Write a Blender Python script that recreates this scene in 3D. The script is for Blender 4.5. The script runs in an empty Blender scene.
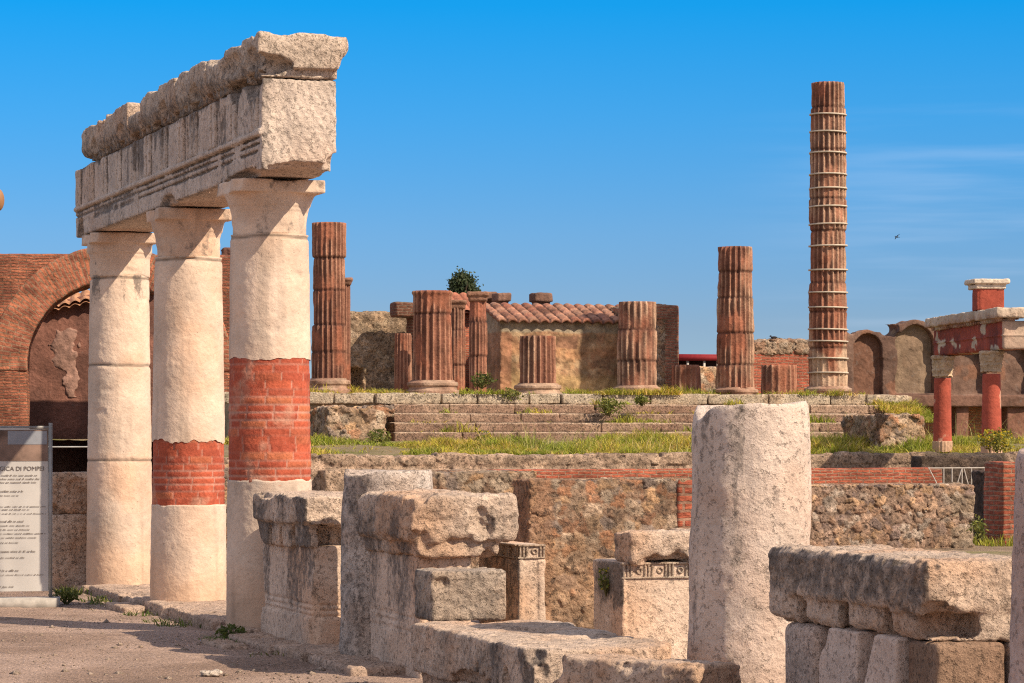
import bpy, math, random
import numpy as np
from mathutils import Vector

sc = bpy.context.scene
R = math.radians
# ------------------------------------------------------------------ camera, sky, sun, exposure
FPX, CH, HY = 2900.0, 1.71, 429.0          # focal length in pixels, eye height, horizon row
cd = bpy.data.cameras.new('camera')
cam = bpy.data.objects.new('camera', cd)
sc.collection.objects.link(cam)
cam.location = (0, 0, CH)
cam.rotation_euler = (R(90), 0, 0)
cd.sensor_width = 36.0
cd.lens = FPX / 1024.0 * 36.0
cd.shift_y = (HY - 341.5) / 1024.0
cd.clip_start, cd.clip_end = 0.5, 6000.0
sc.camera = cam

SUN_EL, SUN_AZ = R(40), math.atan2(-0.535, 0.845)      # azimuth of the direction towards the sun, from +X
to_sun = Vector((math.cos(SUN_EL) * math.cos(SUN_AZ), math.cos(SUN_EL) * math.sin(SUN_AZ), math.sin(SUN_EL)))
sd = bpy.data.lights.new('sun', 'SUN')
sd.energy, sd.angle, sd.color = 4.7, R(0.53), (1.0, 0.845, 0.65)
sun = bpy.data.objects.new('sun', sd)
sc.collection.objects.link(sun)
sun.rotation_euler = to_sun.to_track_quat('Z', 'Y').to_euler()

world = bpy.data.worlds.new('World')
sc.world = world
world.use_nodes = True
wt = world.node_tree
wt.nodes.clear()
def wn(t, **kw):
    n = wt.nodes.new(t)
    for k, v in kw.items():
        setattr(n, k, v)
    return n
wo, bg = wn('ShaderNodeOutputWorld'), wn('ShaderNodeBackground')
sky = wn('ShaderNodeTexSky', sky_type='NISHITA', sun_disc=False)
sky.sun_elevation = SUN_EL
sky.sun_rotation = math.atan2(to_sun.x, to_sun.y)
sky.air_density, sky.dust_density, sky.ozone_density = 1.0, 0.15, 2.5
tc, sep, cmb = wn('ShaderNodeTexCoord'), wn('ShaderNodeSeparateXYZ'), wn('ShaderNodeCombineXYZ')
zm = wn('ShaderNodeMath', operation='MULTIPLY_ADD')
zm.inputs[1].default_value, zm.inputs[2].default_value = 2.0, 0.05
nv = wn('ShaderNodeVectorMath', operation='NORMALIZE')
L = wt.links.new
L(tc.outputs['Generated'], sep.inputs[0])
L(sep.outputs[0], cmb.inputs[0]); L(sep.outputs[1], cmb.inputs[1])
L(sep.outputs[2], zm.inputs[0]); L(zm.outputs[0], cmb.inputs[2])
L(cmb.outputs[0], nv.inputs[0]); L(nv.outputs[0], sky.inputs[0])
hs = wn('ShaderNodeHueSaturation')
hs.inputs['Saturation'].default_value, hs.inputs['Value'].default_value = 1.0, 4.85
# deeper azure above the horizon
tr_ = wn('ShaderNodeValToRGB')
tr_.color_ramp.interpolation = 'LINEAR'
els = tr_.color_ramp.elements
while len(els) < 6: els.new(0.5)
for e_, (p_, c_) in zip(els, ((0.0, (.105, .108, .118)), (0.0348, (.105, .113, .125)), (0.0676, (.088, .141, .171)), (0.1066, (.045, .166, .224)), (0.146, (.007, .185, .267)), (0.6, (.1, .24, .32)))):
    e_.position, e_.color = p_, (*c_, 1)
tm = wn('ShaderNodeMix', data_type='RGBA', blend_type='MULTIPLY'); tm.inputs[0].default_value = 1.0
wt.links.new(sep.outputs[2], tr_.inputs[0]); wt.links.new(sky.outputs[0], tm.inputs[6]); wt.links.new(tr_.outputs[0], tm.inputs[7])
L(tm.outputs[2], hs.inputs['Color'])
# unseen pale haze overhead and behind the camera, added to fill the shadows
wz = wn('ShaderNodeMapRange', interpolation_type='SMOOTHSTEP')
wz.inputs['From Min'].default_value, wz.inputs['From Max'].default_value = 0.22, 0.75
L(sep.outputs[2], wz.inputs[0])
wf = wn('ShaderNodeMapRange', interpolation_type='SMOOTHSTEP')
wf.inputs['From Min'].default_value, wf.inputs['From Max'].default_value = 0.75, -0.1
L(sep.outputs[1], wf.inputs[0])
mx = wn('ShaderNodeMath', operation='MAXIMUM')
L(wz.outputs[0], mx.inputs[0]); L(wf.outputs[0], mx.inputs[1])
hz = wn('ShaderNodeMix', data_type='RGBA')
hz.inputs[7].default_value = (4.5, 4.25, 4.4, 1)
mh = wn('ShaderNodeMath', operation='MULTIPLY'); mh.inputs[1].default_value = 0.8
L(mx.outputs[0], mh.inputs[0]); L(mh.outputs[0], hz.inputs[0]); L(hs.outputs[0], hz.inputs[6])
# thin cirrus streaks
cmap = wn('ShaderNodeMapping'); cmap.inputs['Scale'].default_value = (7, 7, 110); cmap.inputs['Location'].default_value = (3.1, 0.4, 1.7)
cmap.inputs['Rotation'].default_value = (0, R(4), 0)
cn = wn('ShaderNodeTexNoise'); cn.inputs['Scale'].default_value = 1.0; cn.inputs['Detail'].default_value = 5
L(tc.outputs['Generated'], cmap.inputs[0]); L(cmap.outputs[0], cn.inputs[0])
cr = wn('ShaderNodeMapRange', interpolation_type='SMOOTHSTEP')
cr.inputs['From Min'].default_value, cr.inputs['From Max'].default_value, cr.inputs['To Max'].default_value = 0.45, 0.75, 0.17
L(cn.outputs[0], cr.inputs[0])
cx = wn('ShaderNodeMapRange', interpolation_type='SMOOTHSTEP'); cx.inputs[1].default_value, cx.inputs[2].default_value = 0.06, 0.15
L(sep.outputs[0], cx.inputs[0])
ce = wn('ShaderNodeMapRange', interpolation_type='SMOOTHSTEP'); ce.inputs[1].default_value, ce.inputs[2].default_value = 0.125, 0.085
L(sep.outputs[2], ce.inputs[0])
cm1 = wn('ShaderNodeMath', operation='MULTIPLY'); cm2 = wn('ShaderNodeMath', operation='MULTIPLY')
L(cx.outputs[0], cm1.inputs[0]); L(ce.outputs[0], cm1.inputs[1]); L(cm1.outputs[0], cm2.inputs[0]); L(cr.outputs[0], cm2.inputs[1])
cz = wn('ShaderNodeMix', data_type='RGBA'); cz.inputs[7].default_value = (5.0, 5.6, 6.6, 1)
L(cm2.outputs[0], cz.inputs[0]); L(hz.outputs[2], cz.inputs[6])
L(cz.outputs[2], bg.inputs[0])
bg.inputs[1].default_value = 0.12
L(bg.outputs[0], wo.inputs[0])

sc.view_settings.view_transform = 'Standard'
sc.view_settings.look = 'None'
sc.view_settings.exposure = 0.42
sc.view_settings.gamma = 1.0
sc.cycles.use_denoising = False
sc.cycles.filter_width = 1.15
sc.cycles.max_bounces = 6
sc.cycles.diffuse_bounces = 4

# ------------------------------------------------------------------ numpy noise
def _h(ix, iy, iz, s):
    n = (ix * 374761393 + iy * 668265263 + iz * 1440662683 + s * 974711 + 12345) & 0xffffffff
    n = ((n ^ (n >> 13)) * 1274126177) & 0xffffffff
    n = n ^ (n >> 16)
    n = (n * 668265263) & 0xffffffff
    n = n ^ (n >> 15)
    return (n & 0xffffff) / 16777216.0
def vnoise(P, s=0):
    i = np.floor(P).astype(np.int64)
    f = P - i
    f = f * f * f * (f * (f * 6 - 15) + 10)
    x, y, z = i[..., 0], i[..., 1], i[..., 2]
    a, b, c = f[..., 0], f[..., 1], f[..., 2]
    def l(p, q, t): return p + (q - p) * t
    return 2 * l(l(l(_h(x, y, z, s), _h(x + 1, y, z, s), a), l(_h(x, y + 1, z, s), _h(x + 1, y + 1, z, s), a), b),
                 l(l(_h(x, y, z + 1, s), _h(x + 1, y, z + 1, s), a), l(_h(x, y + 1, z + 1, s), _h(x + 1, y + 1, z + 1, s), a), b), c) - 1
def fbm(P, o=4, s=0, g=0.5):
    r, a, t = 0, 1.0, 0
    for k in range(o):
        r = r + a * vnoise(P * 2.03 ** k + 7.7 * k, s + k)
        t += a
        a *= g
    return r / t
def voro(P, s=0, jit=0.85):
    i = np.floor(P).astype(np.int64)
    f1 = np.full(P.shape[:-1], 9.0); f2 = f1.copy(); idv = np.zeros(P.shape[:-1])
    for a in (-1, 0, 1):
        for b in (-1, 0, 1):
            for c in (-1, 0, 1):
                x, y, z = i[..., 0] + a, i[..., 1] + b, i[..., 2] + c
                q = np.stack([x + .5 + jit * (_h(x, y, z, s) - .5), y + .5 + jit * (_h(x, y, z, s + 1) - .5), z + .5 + jit * (_h(x, y, z, s + 2) - .5)], -1)
                d = np.sqrt(((P - q) ** 2).sum(-1))
                hh = _h(x, y, z, s + 3)
                m = d < f1
                f2 = np.where(m, f1, np.minimum(f2, d))
                idv = np.where(m, hh, idv)
                f1 = np.where(m, d, f1)
    return f1, f2, idv
def sst(a, b, x):
    t = np.clip((x - a) / (b - a), 0, 1)
    return t * t * (3 - 2 * t)
def mixc(a, b, t):
    a, b = np.asarray(a, float), np.asarray(b, float)
    t = np.asarray(t)[..., None]
    return a + (b - a) * t

# ------------------------------------------------------------------ distance fields, local frame (u, v, z)
def B(u0, u1, v0, v1, z0, z1, r=0.0):
    c = np.array([(u0 + u1) / 2, (v0 + v1) / 2, (z0 + z1) / 2]); hsz = np.array([u1 - u0, v1 - v0, z1 - z0]) / 2 - r
    def f(P):
        q = np.abs(P - c) - hsz
        return np.sqrt((np.maximum(q, 0) ** 2).sum(-1)) + np.minimum(q.max(-1), 0) - r
    f.bb = (np.array([u0, v0, z0]), np.array([u1, v1, z1]))
    return f
def CYL(c, r, axis, a0, a1):
    o = [k for k in range(3) if k != axis]
    def f(P):
        d = np.sqrt((P[..., o[0]] - c[0]) ** 2 + (P[..., o[1]] - c[1]) ** 2) - r
        e = np.maximum(a0 - P[..., axis], P[..., axis] - a1)
        return np.maximum(d, e)
    lo, hi = np.zeros(3), np.zeros(3)
    lo[o[0]], hi[o[0]], lo[o[1]], hi[o[1]], lo[axis], hi[axis] = c[0] - r, c[0] + r, c[1] - r, c[1] + r, a0, a1
    f.bb = (lo, hi)
    return f
def ELL(c, r):
    c, r = np.array(c, float), np.array(r, float)
    def f(P):
        k = np.sqrt((((P - c) / r) ** 2).sum(-1))
        return (k - 1) * r.min()
    f.bb = (c - r, c + r)
    return f
def PL(n, d):                                # half space n.P < d
    n = np.array(n, float); n /= np.linalg.norm(n)
    return lambda P: P @ n - d
def UN(*fs):
    def f(P):
        r = fs[0](P)
        for g in fs[1:]:
            r = np.minimum(r, g(P))
        return r
    f.bb = (np.min([g.bb[0] for g in fs], 0), np.max([g.bb[1] for g in fs], 0))
    return f
def SUB(a, *bs):
    def f(P):
        r = a(P)
        for b in bs:
            r = np.maximum(r, -b(P))
        return r
    f.bb = a.bb
    return f
def CUT(a, *bs):
    def f(P):
        r = a(P)
        for b in bs:
            r = np.maximum(r, b(P))
        return r
    f.bb = a.bb
    return f
_CR = [(i, j, k) for i in (0, 1) for j in (0, 1) for k in (0, 1)]
_ED = [(a, b) for a in range(8) for b in range(a + 1, 8) if sum(abs(_CR[a][t] - _CR[b][t]) for t in range(3)) == 1]
def nets(f, h, disp=None, band=0.12):
    lo, hi = f.bb[0] - band * .6 - 2 * h, f.bb[1] + band * .6 + 2 * h
    n = np.ceil((hi - lo) / h).astype(int) + 1
    g = np.stack(np.meshgrid(*[lo[k] + h * np.arange(n[k]) for k in range(3)], indexing='ij'), -1)
    d = f(g)
    if disp is not None:
        m = np.abs(d) < band + 2 * h
        d[m] += disp(g[m])
    s = d < 0
    cnt = np.zeros(tuple(n - 1), np.int8)
    for i, j, k in _CR:
        cnt += s[i:n[0] - 1 + i, j:n[1] - 1 + j, k:n[2] - 1 + k]
    act = (cnt > 0) & (cnt < 8)
    ii = np.argwhere(act)
    idx = -np.ones(act.shape, int); idx[act] = np.arange(len(ii))
    D = np.stack([d[ii[:, 0] + c[0], ii[:, 1] + c[1], ii[:, 2] + c[2]] for c in _CR], 1)
    acc = np.zeros((len(ii), 3)); cn_ = np.zeros(len(ii))
    C = np.array(_CR, float)
    for a, b in _ED:
        m = (D[:, a] < 0) != (D[:, b] < 0)
        t = D[m, a] / (D[m, a] - D[m, b])
        acc[m] += C[a] + t[:, None] * (C[b] - C[a])
        cn_ += m
    V = lo + h * (ii + acc / cn_[:, None])
    Q = []
    for ax in range(3):
        o1, o2 = (ax + 1) % 3, (ax + 2) % 3
        sl = [slice(None)] * 3; s2 = [slice(None)] * 3
        sl[ax], s2[ax] = slice(0, -1), slice(1, None)
        e = s[tuple(sl)] != s[tuple(s2)]
        w = np.argwhere(e)
        w = w[(w[:, o1] > 0) & (w[:, o2] > 0) & (w[:, o1] < n[o1] - 1) & (w[:, o2] < n[o2] - 1)]
        def cell(a, b):
            q = w.copy(); q[:, o1] += a; q[:, o2] += b
            return idx[q[:, 0], q[:, 1], q[:, 2]]
        q = np.stack([cell(-1, -1), cell(0, -1), cell(0, 0), cell(-1, 0)], 1)
        ins = s[w[:, 0], w[:, 1], w[:, 2]]
        q[~ins] = q[~ins][:, ::-1]
        Q.append(q)
    Q = np.concatenate(Q)
    return V, Q[(Q >= 0).all(1)]
def vnormals(V, Q):
    n = np.cross(V[Q[:, 2]] - V[Q[:, 0]], V[Q[:, 3]] - V[Q[:, 1]])
    N = np.zeros_like(V)
    for k in range(4):
        np.add.at(N, Q[:, k], n)
    return N / np.maximum(np.linalg.norm(N, axis=1), 1e-12)[:, None]

# ------------------------------------------------------------------ objects
def mesh_np(name, V, Q, col=None, lich_shade=None, uv=None, smooth=True):
    me = bpy.data.meshes.new(name)
    V = np.asarray(V, np.float32); Q = np.asarray(Q, np.int32)
    k = Q.shape[1]
    me.vertices.add(len(V)); me.vertices.foreach_set('co', V.ravel())
    me.loops.add(Q.size); me.loops.foreach_set('vertex_index', Q.ravel())
    me.polygons.add(len(Q)); me.polygons.foreach_set('loop_start', np.arange(0, Q.size, k, dtype=np.int32))
    if smooth:
        me.polygons.foreach_set('use_smooth', np.ones(len(Q), bool))
    if col is not None:
        a = me.color_attributes.new('Col', 'FLOAT_COLOR', 'POINT')
        c = np.ones((len(V), 4), np.float32); c[:, :3] = col
        a.data.foreach_set('color', c.ravel())
    if lich_shade is not None:
        a = me.attributes.new('lich_shade', 'FLOAT', 'POINT'); a.data.foreach_set('value', np.broadcast_to(lich_shade, (len(V),)).astype(np.float32))
    me.update(calc_edges=True)
    me.validate()
    return me
def tag(o, label=None, cat=None, group=None, kind=None):
    if label: o['label'] = label
    if cat:
        o['category'] = cat
        if not kind: o['kind'] = 'thing'
    if group: o['group'] = group
    if kind: o['kind'] = kind
    return o
def place(name, me, mat, parent=None, loc=(0, 0, 0), rz=0.0):
    o = bpy.data.objects.new(name, me)
    sc.collection.objects.link(o)
    if mat is not None: me.materials.append(mat)
    if parent is not None: o.parent = parent
    o.location = loc; o.rotation_euler = (0, 0, rz)
    return o
def thing(name, label, cat, loc, rz=0.0, group=None):
    o = bpy.data.objects.new(name, None)
    o.empty_display_size = 0.1
    sc.collection.objects.link(o)
    o.location = loc; o.rotation_euler = (0, 0, rz)
    return tag(o, label, cat, group)
TH = R(18.2)
U2, V2 = np.array([math.cos(TH), math.sin(TH)]), np.array([-math.sin(TH), math.cos(TH)])
def at(px, Z, z=0.0): return ((px - 512) * Z / FPX, Z, z)
def zof(py, Z): return CH + (HY - py) * Z / FPX

# ------------------------------------------------------------------ materials
def newmat(name):
    m = bpy.data.materials.new(name); m.use_nodes = True
    t = m.node_tree; t.nodes.clear()
    out = t.nodes.new('ShaderNodeOutputMaterial'); b = t.nodes.new('ShaderNodeBsdfPrincipled')
    t.links.new(b.outputs[0], out.inputs[0])
    b.inputs['Specular IOR Level'].default_value = 0.25
    return m, t, b
def nd(t, typ, ins=None, **kw):
    n = t.nodes.new(typ)
    for k, v in kw.items(): setattr(n, k, v)
    for k, v in (ins or {}).items():
        if isinstance(v, bpy.types.NodeSocket): t.links.new(v, n.inputs[k])
        else: n.inputs[k].default_value = v
    return n
def coords(t):
    tcn = nd(t, 'ShaderNodeTexCoord'); oi = nd(t, 'ShaderNodeObjectInfo')
    mm = nd(t, 'ShaderNodeMath', {0: oi.outputs['Random'], 1: 53.0}, operation='MULTIPLY')
    return nd(t, 'ShaderNodeVectorMath', {0: tcn.outputs['Object'], 1: mm.outputs[0]}, operation='ADD').outputs[0], tcn.outputs['Object']
def noise(t, vec, scale, detail=6, rough=0.55):
    return nd(t, 'ShaderNodeTexNoise', {'Vector': vec, 'Scale': scale, 'Detail': detail, 'Roughness': rough}).outputs[0]
def rng_(t, x, a, b, c, d, smooth=False):
    return nd(t, 'ShaderNodeMapRange', {0: x, 1: a, 2: b, 3: c, 4: d}, interpolation_type='SMOOTHSTEP' if smooth else 'LINEAR').outputs[0]
def mul(t, a, b): return nd(t, 'ShaderNodeMath', {0: a, 1: b}, operation='MULTIPLY').outputs[0]
def add(t, a, b): return nd(t, 'ShaderNodeMath', {0: a, 1: b}, operation='ADD').outputs[0]
def mixn(t, f, a, b, mode='MIX'):
    n = nd(t, 'ShaderNodeMix', data_type='RGBA', blend_type=mode)
    for k, v in ((0, f), (6, a), (7, b)):
        if isinstance(v, bpy.types.NodeSocket): t.links.new(v, n.inputs[k])
        else: n.inputs[k].default_value = (*v, 1) if isinstance(v, tuple) else v
    return n.outputs[2]
def stone_mat(name, s1=3.0, s2=40.0, var=(0.72, 1.2), fine=(0.8, 1.15), bump=0.012, pit=0.0, pits=(60.0, 0.62), lsc=9.0, lcol=(0.085, 0.072, 0.064), rough=0.9, spk=0.0, r2=0.62):
    """Col attribute tinted by two noises, dark crust and painted shade where attribute lich_shade is high, grain and pits as bump."""
    m, t, b = newmat(name)
    vec, _ = coords(t)
    c = nd(t, 'ShaderNodeAttribute', attribute_name='Col').outputs[0]
    n1, n2 = noise(t, vec, s1, 7, 0.6), noise(t, vec, s2, 8, r2)
    f = mul(t, rng_(t, n1, 0.3, 0.7, *var), rng_(t, n2, 0.3, 0.7, *fine))
    g = nd(t, 'ShaderNodeCombineColor', {0: f, 1: f, 2: f}).outputs[0]
    col = mixn(t, 1.0, c, g, 'MULTIPLY')
    la = nd(t, 'ShaderNodeAttribute', attribute_name='lich_shade').outputs['Fac']
    n3 = noise(t, vec, lsc, 10, 0.72)
    n3 = add(t, mul(t, n3, 0.62), mul(t, n2, 0.38))
    lm = rng_(t, add(t, n3, mul(t, la, 0.5)), 0.58, 0.76, 0, 0.8, True)
    lf = rng_(t, n2, 0.35, 0.65, 0.55, 1.9)
    lc2 = mixn(t, 1.0, lcol, nd(t, 'ShaderNodeCombineColor', {0: lf, 1: lf, 2: lf}).outputs[0], 'MULTIPLY')
    col = mixn(t, lm, col, lc2)
    hgt = mul(t, n2, 1.0)
    if spk:
        n5 = noise(t, vec, s2 * 0.8, 5, 0.72)
        sm = rng_(t, n5, 0.36, 0.44, 1, 0, True)
        hgt = add(t, hgt, mul(t, sm, -0.5))
        col = mixn(t, mul(t, sm, spk), col, (0.11, 0.08, 0.065))
    if pit:
        n4 = noise(t, vec, pits[0], 3, 0.5)
        pm = rng_(t, n4, pits[1], pits[1] + 0.08, 0, 1, True)
        hgt = add(t, hgt, mul(t, pm, -pit))
        col = mixn(t, mul(t, pm, 0.28), col, (0.14, 0.10, 0.075))
    bp = nd(t, 'ShaderNodeBump', {'Height': hgt, 'Strength': 0.9, 'Distance': bump})
    t.links.new(bp.outputs[0], b.inputs['Normal'])
    t.links.new(col, b.inputs['Base Color'])
    b.inputs['Roughness'].default_value = rough
    return m
def brick_mat(name, cA, cB, mort, course=0.06, length=0.26, mw=0.012, bump=0.02, stain=0.35, polar=False):
    m, t, b = newmat(name)
    vec, ob = coords(t)
    sp = nd(t, 'ShaderNodeSeparateXYZ', {0: ob})
    hx = add(t, sp.outputs[0], sp.outputs[1])
    wob = noise(t, vec, 1.2, 3)
    zz = add(t, sp.outputs[2], mul(t, wob, 0.10))
    v2 = nd(t, 'ShaderNodeCombineXYZ', {0: hx, 1: zz, 2: 0.0}).outputs[0]
    bt = nd(t, 'ShaderNodeTexBrick', {'Vector': v2, 'Color1': (*cA, 1), 'Color2': (*cB, 1), 'Mortar': (*mort, 1), 'Scale': 1.0,
            'Mortar Size': mw, 'Mortar Smooth': 0.25, 'Bias': 0.0, 'Brick Width': length, 'Row Height': course}, offset=0.5)
    n1, n2 = noise(t, vec, 0.9, 8, 0.65), noise(t, nd(t, 'ShaderNodeVectorMath', {0: vec, 1: (1, 1, 2.6)}, operation='MULTIPLY').outputs[0], 8, 6, 0.7)
    f = mul(t, rng_(t, n1, 0.3, 0.7, 1 - stain, 1 + stain * .7), rng_(t, n2, 0.3, 0.7, 0.5, 1.5))
    g = nd(t, 'ShaderNodeCombineColor', {0: f, 1: f, 2: f}).outputs[0]
    col = mixn(t, 1.0, bt.outputs[0], g, 'MULTIPLY')
    dk = rng_(t, noise(t, vec, 5, 8, 0.7), 0.56, 0.72, 0, 0.55, True)
    col = mixn(t, dk, col, (cA[0] * .3, cA[1] * .45, cA[2] * .5))
    hg = add(t, mul(t, bt.outputs[1], -1.0), mul(t, n2, 1.4))
    bp = nd(t, 'ShaderNodeBump', {'Height': hg, 'Strength': 0.9, 'Distance': bump})
    t.links.new(bp.outputs[0], b.inputs['Normal']); t.links.new(col, b.inputs['Base Color'])
    b.inputs['Roughness'].default_value = 0.92
    return m
def plain_mat(name, col, rough=0.7, metal=0.0, var=0.2, sc_=8.0):
    m, t, b = newmat(name)
    vec, _ = coords(t)
    n = rng_(t, noise(t, vec, sc_, 6, 0.6), 0.3, 0.7, 1 - var, 1 + var)
    g = nd(t, 'ShaderNodeCombineColor', {0: n, 1: n, 2: n}).outputs[0]
    t.links.new(mixn(t, 1.0, col, g, 'MULTIPLY'), b.inputs['Base Color'])
    b.inputs['Roughness'].default_value, b.inputs['Metallic'].default_value = rough, metal
    return m
def leaf_mat(name):
    m, t, b = newmat(name)
    c = nd(t, 'ShaderNodeAttribute', attribute_name='Col').outputs[0]
    t.links.new(c, b.inputs['Base Color']); b.inputs['Roughness'].default_value = 0.6
    tr = nd(t, 'ShaderNodeBsdfTranslucent'); t.links.new(c, tr.inputs[0])
    ms = nd(t, 'ShaderNodeMixShader', {0: 0.35, 1: b.outputs[0], 2: tr.outputs[0]})
    t.links.new(ms.outputs[0], [n for n in t.nodes if n.type == 'OUTPUT_MATERIAL'][0].inputs[0])
    return m
M_plaster = stone_mat('lime_plaster', s1=2.2, s2=26, var=(0.76, 1.16), fine=(0.9, 1.06), bump=0.010, pit=0.3, pits=(38.0, 0.68), lsc=14)
M_cream = stone_mat('cream_limestone', s1=2.5, s2=26, var=(0.78, 1.15), fine=(0.84, 1.1), bump=0.022, pit=0.2, pits=(70.0, 0.68), lsc=12, spk=0.08, r2=0.68)
M_marble = stone_mat('weathered_travertine', s1=3.5, s2=30, var=(0.72, 1.2), fine=(0.68, 1.2), bump=0.042, pit=0.5, pits=(55.0, 0.63), lsc=13, spk=0.28, r2=0.7)
M_pale = stone_mat('dressed_pale_stone', s1=3.0, s2=34, var=(0.78, 1.15), fine=(0.85, 1.1), bump=0.02, pit=0.35, pits=(50.0, 0.68), lsc=13, spk=0.07, r2=0.66)
M_rubble = stone_mat('rubble_masonry', s1=4, s2=20, var=(0.65, 1.3), fine=(0.5, 1.45), bump=0.09, lsc=6, spk=0.6, r2=0.72)
M_tuff = stone_mat('red_tuff', s1=2.0, s2=14, var=(0.6, 1.35), fine=(0.7, 1.25), bump=0.03, lsc=5, lcol=(0.05, 0.03, 0.025))
M_far = stone_mat('old_wall_plaster', s1=1.0, s2=7, var=(0.65, 1.3), fine=(0.75, 1.25), bump=0.05, lsc=2.5)
M_nearbrick = stone_mat('column_brickwork', s1=5, s2=40, var=(0.75, 1.2), fine=(0.8, 1.2), bump=0.01, lsc=10)
M_arch = brick_mat('arch_brickwork', (0.47, 0.165, 0.09), (0.27, 0.09, 0.055), (0.25, 0.14, 0.09), 0.095, 0.5, 0.016, 0.07, 0.6)
M_dull = brick_mat('dull_brickwork', (0.36, 0.14, 0.085), (0.24, 0.095, 0.06), (0.28, 0.18, 0.12), 0.085, 0.30, 0.016, 0.03, .5)
M_brick = brick_mat('red_brickwork', (0.44, 0.12, 0.065), (0.28, 0.075, 0.045), (0.32, 0.18, 0.12), 0.07, 0.28, 0.014, 0.03, .5)
M_leaf = leaf_mat('leaf_green')

# ------------------------------------------------------------------ builders
def rubble_disp(cell, depth, amp, seed, zs=1.25):
    sv = np.array([1 / cell, 1 / cell, zs / cell])
    def f(P):
        w = P + 0.34 * cell * np.stack([fbm(P * 2.3 / cell, 3, seed + 40 + k) for k in range(3)], -1)
        f1, f2, i = voro(w * sv, seed)
        return depth * .75 * (1 - sst(0.0, 0.2, f2 - f1)) + depth * 1.0 * (i - .5) + amp * 1.5 * fbm(P * (1.9 / cell), 5, seed + 9, .6)
    f.sv, f.cell, f.seed = sv, cell, seed
    return f
def rubble_col(P, D, stones, mortar, dark=None):
    w = P + 0.34 * D.cell * np.stack([fbm(P * 2.3 / D.cell, 3, D.seed + 40 + k) for k in range(3)], -1)
    f1, f2, i = voro(w * D.sv, D.seed)
    st = np.array(stones)[np.minimum((i * 7919 % 1 * len(stones)).astype(int), len(stones) - 1)]
    st = st * (0.72 + 0.5 * (i * 131 % 1))[:, None]
    c = mixc(mortar, st, 1 - (1 - sst(0.0, 0.14, f2 - f1)) * 0.7)
    c = mixc(c, mortar, sst(.1, .45, fbm(P * 1.6 / D.cell * .5, 4, D.seed + 12)) * .6)
    return c * (1 - .32 * sst(.12, .5, fbm(P * 3.1 / D.cell, 4, D.seed + 14)))[:, None]
def rock_disp(amp, freq, seed, o=5, chip=0.0, cf=1.0):
    def f(P):
        r = amp * fbm(P * freq, o, seed, 0.55)
        if amp >= .01 and freq >= 4: r = r + amp * .55 * (np.abs(vnoise(P * freq * 3.3, seed + 5)) * 1.6 - .6) + amp * .3 * fbm(P * freq * 7, 2, seed + 6)
        if chip:
            r = r + chip * sst(0.15, 0.5, fbm(P * cf, 3, seed + 77))
        return r
    return f
STN = 1.25 * np.array([(0.36, 0.24, 0.15), (0.44, 0.27, 0.15), (0.30, 0.19, 0.125), (0.42, 0.32, 0.23), (0.28, 0.15, 0.09), (0.50, 0.36, 0.25), (0.24, 0.18, 0.145), (0.40, 0.20, 0.11)])
MORT = (0.37, 0.26, 0.18)
TRAV = (0.60, 0.48, 0.375)
def solid(name, f, h, disp, mat, colf, lich_shade_f=None, parent=None, loc=(0, 0, 0), rz=0.0, band=0.12):
    V, Q = nets(f, h, disp, band)
    N = vnormals(V, Q)
    col = colf(V, N) if callable(colf) else np.broadcast_to(np.array(colf, float), V.shape)
    li = lich_shade_f(V, N) if callable(lich_shade_f) else np.full(len(V), lich_shade_f or 0.0)
    return place(name, mesh_np(name, V, Q, col, li), mat, parent, loc, rz)
def rubble_wall(name, label, loc, rz, f, cell=0.25, depth=0.03, amp=0.02, h=0.03, seed=1, stones=STN, mortar=MORT, lich_shade=0.1, group=None, cat='wall', parent=None, colx=None):
    D = rubble_disp(cell, depth, amp, seed)
    def cf(P, N):
        c = rubble_col(P, D, stones, mortar)
        return colx(P, N, c) if colx else c
    o = solid(name, f, h, D, M_rubble, cf, lich_shade, parent, loc, rz, band=depth * 2 + amp * 2 + .05)
    if parent is None: tag(o, label, cat, group)
    return o
def lathe(zs, rs, nt, drf=None, zf=None, top=True):
    """Grid of revolution; drf(theta, z, P) -> radius offset on the side rows; closed top."""
    zs, rs = np.array(zs, float), np.array(rs, float)
    th = np.arange(nt) * 2 * math.pi / nt
    T, Z = np.meshgrid(th, zs); Rr = np.repeat(rs[:, None], nt, 1)
    P = np.stack([Rr * np.cos(T), Rr * np.sin(T), Z], -1)
    if drf is not None: Rr = Rr + drf(T, Z, P)
    if zf is not None: Z = Z + zf(T, Z, P)
    rows = [np.stack([Rr * np.cos(T), Rr * np.sin(T), Z], -1)]
    if top:
        rr, zz = Rr[-1], Z[-1]
        for q in (0.92, 0.75, 0.5, 0.25, 0.02):
            e = np.stack([rr * q * np.cos(th), rr * q * np.sin(th), zz.mean() * (1 - q) + zz * q], -1)
            e[:, 2] += 0.03 * fbm(e * 5 + 3, 3, 5) * (1 - q)
            rows.append(e[None])
    G = np.concatenate(rows, 0)
    n = G.shape[0]
    ix = np.arange(n * nt).reshape(n, nt)
    a, b = ix[:-1], ix[1:]
    Q = np.stack([a, np.roll(a, -1, 1), np.roll(b, -1, 1), b], -1).reshape(-1, 4)
    return G.reshape(-1, 3), Q, np.concatenate([T.ravel(), np.tile(th, n - len(zs))])
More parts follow.
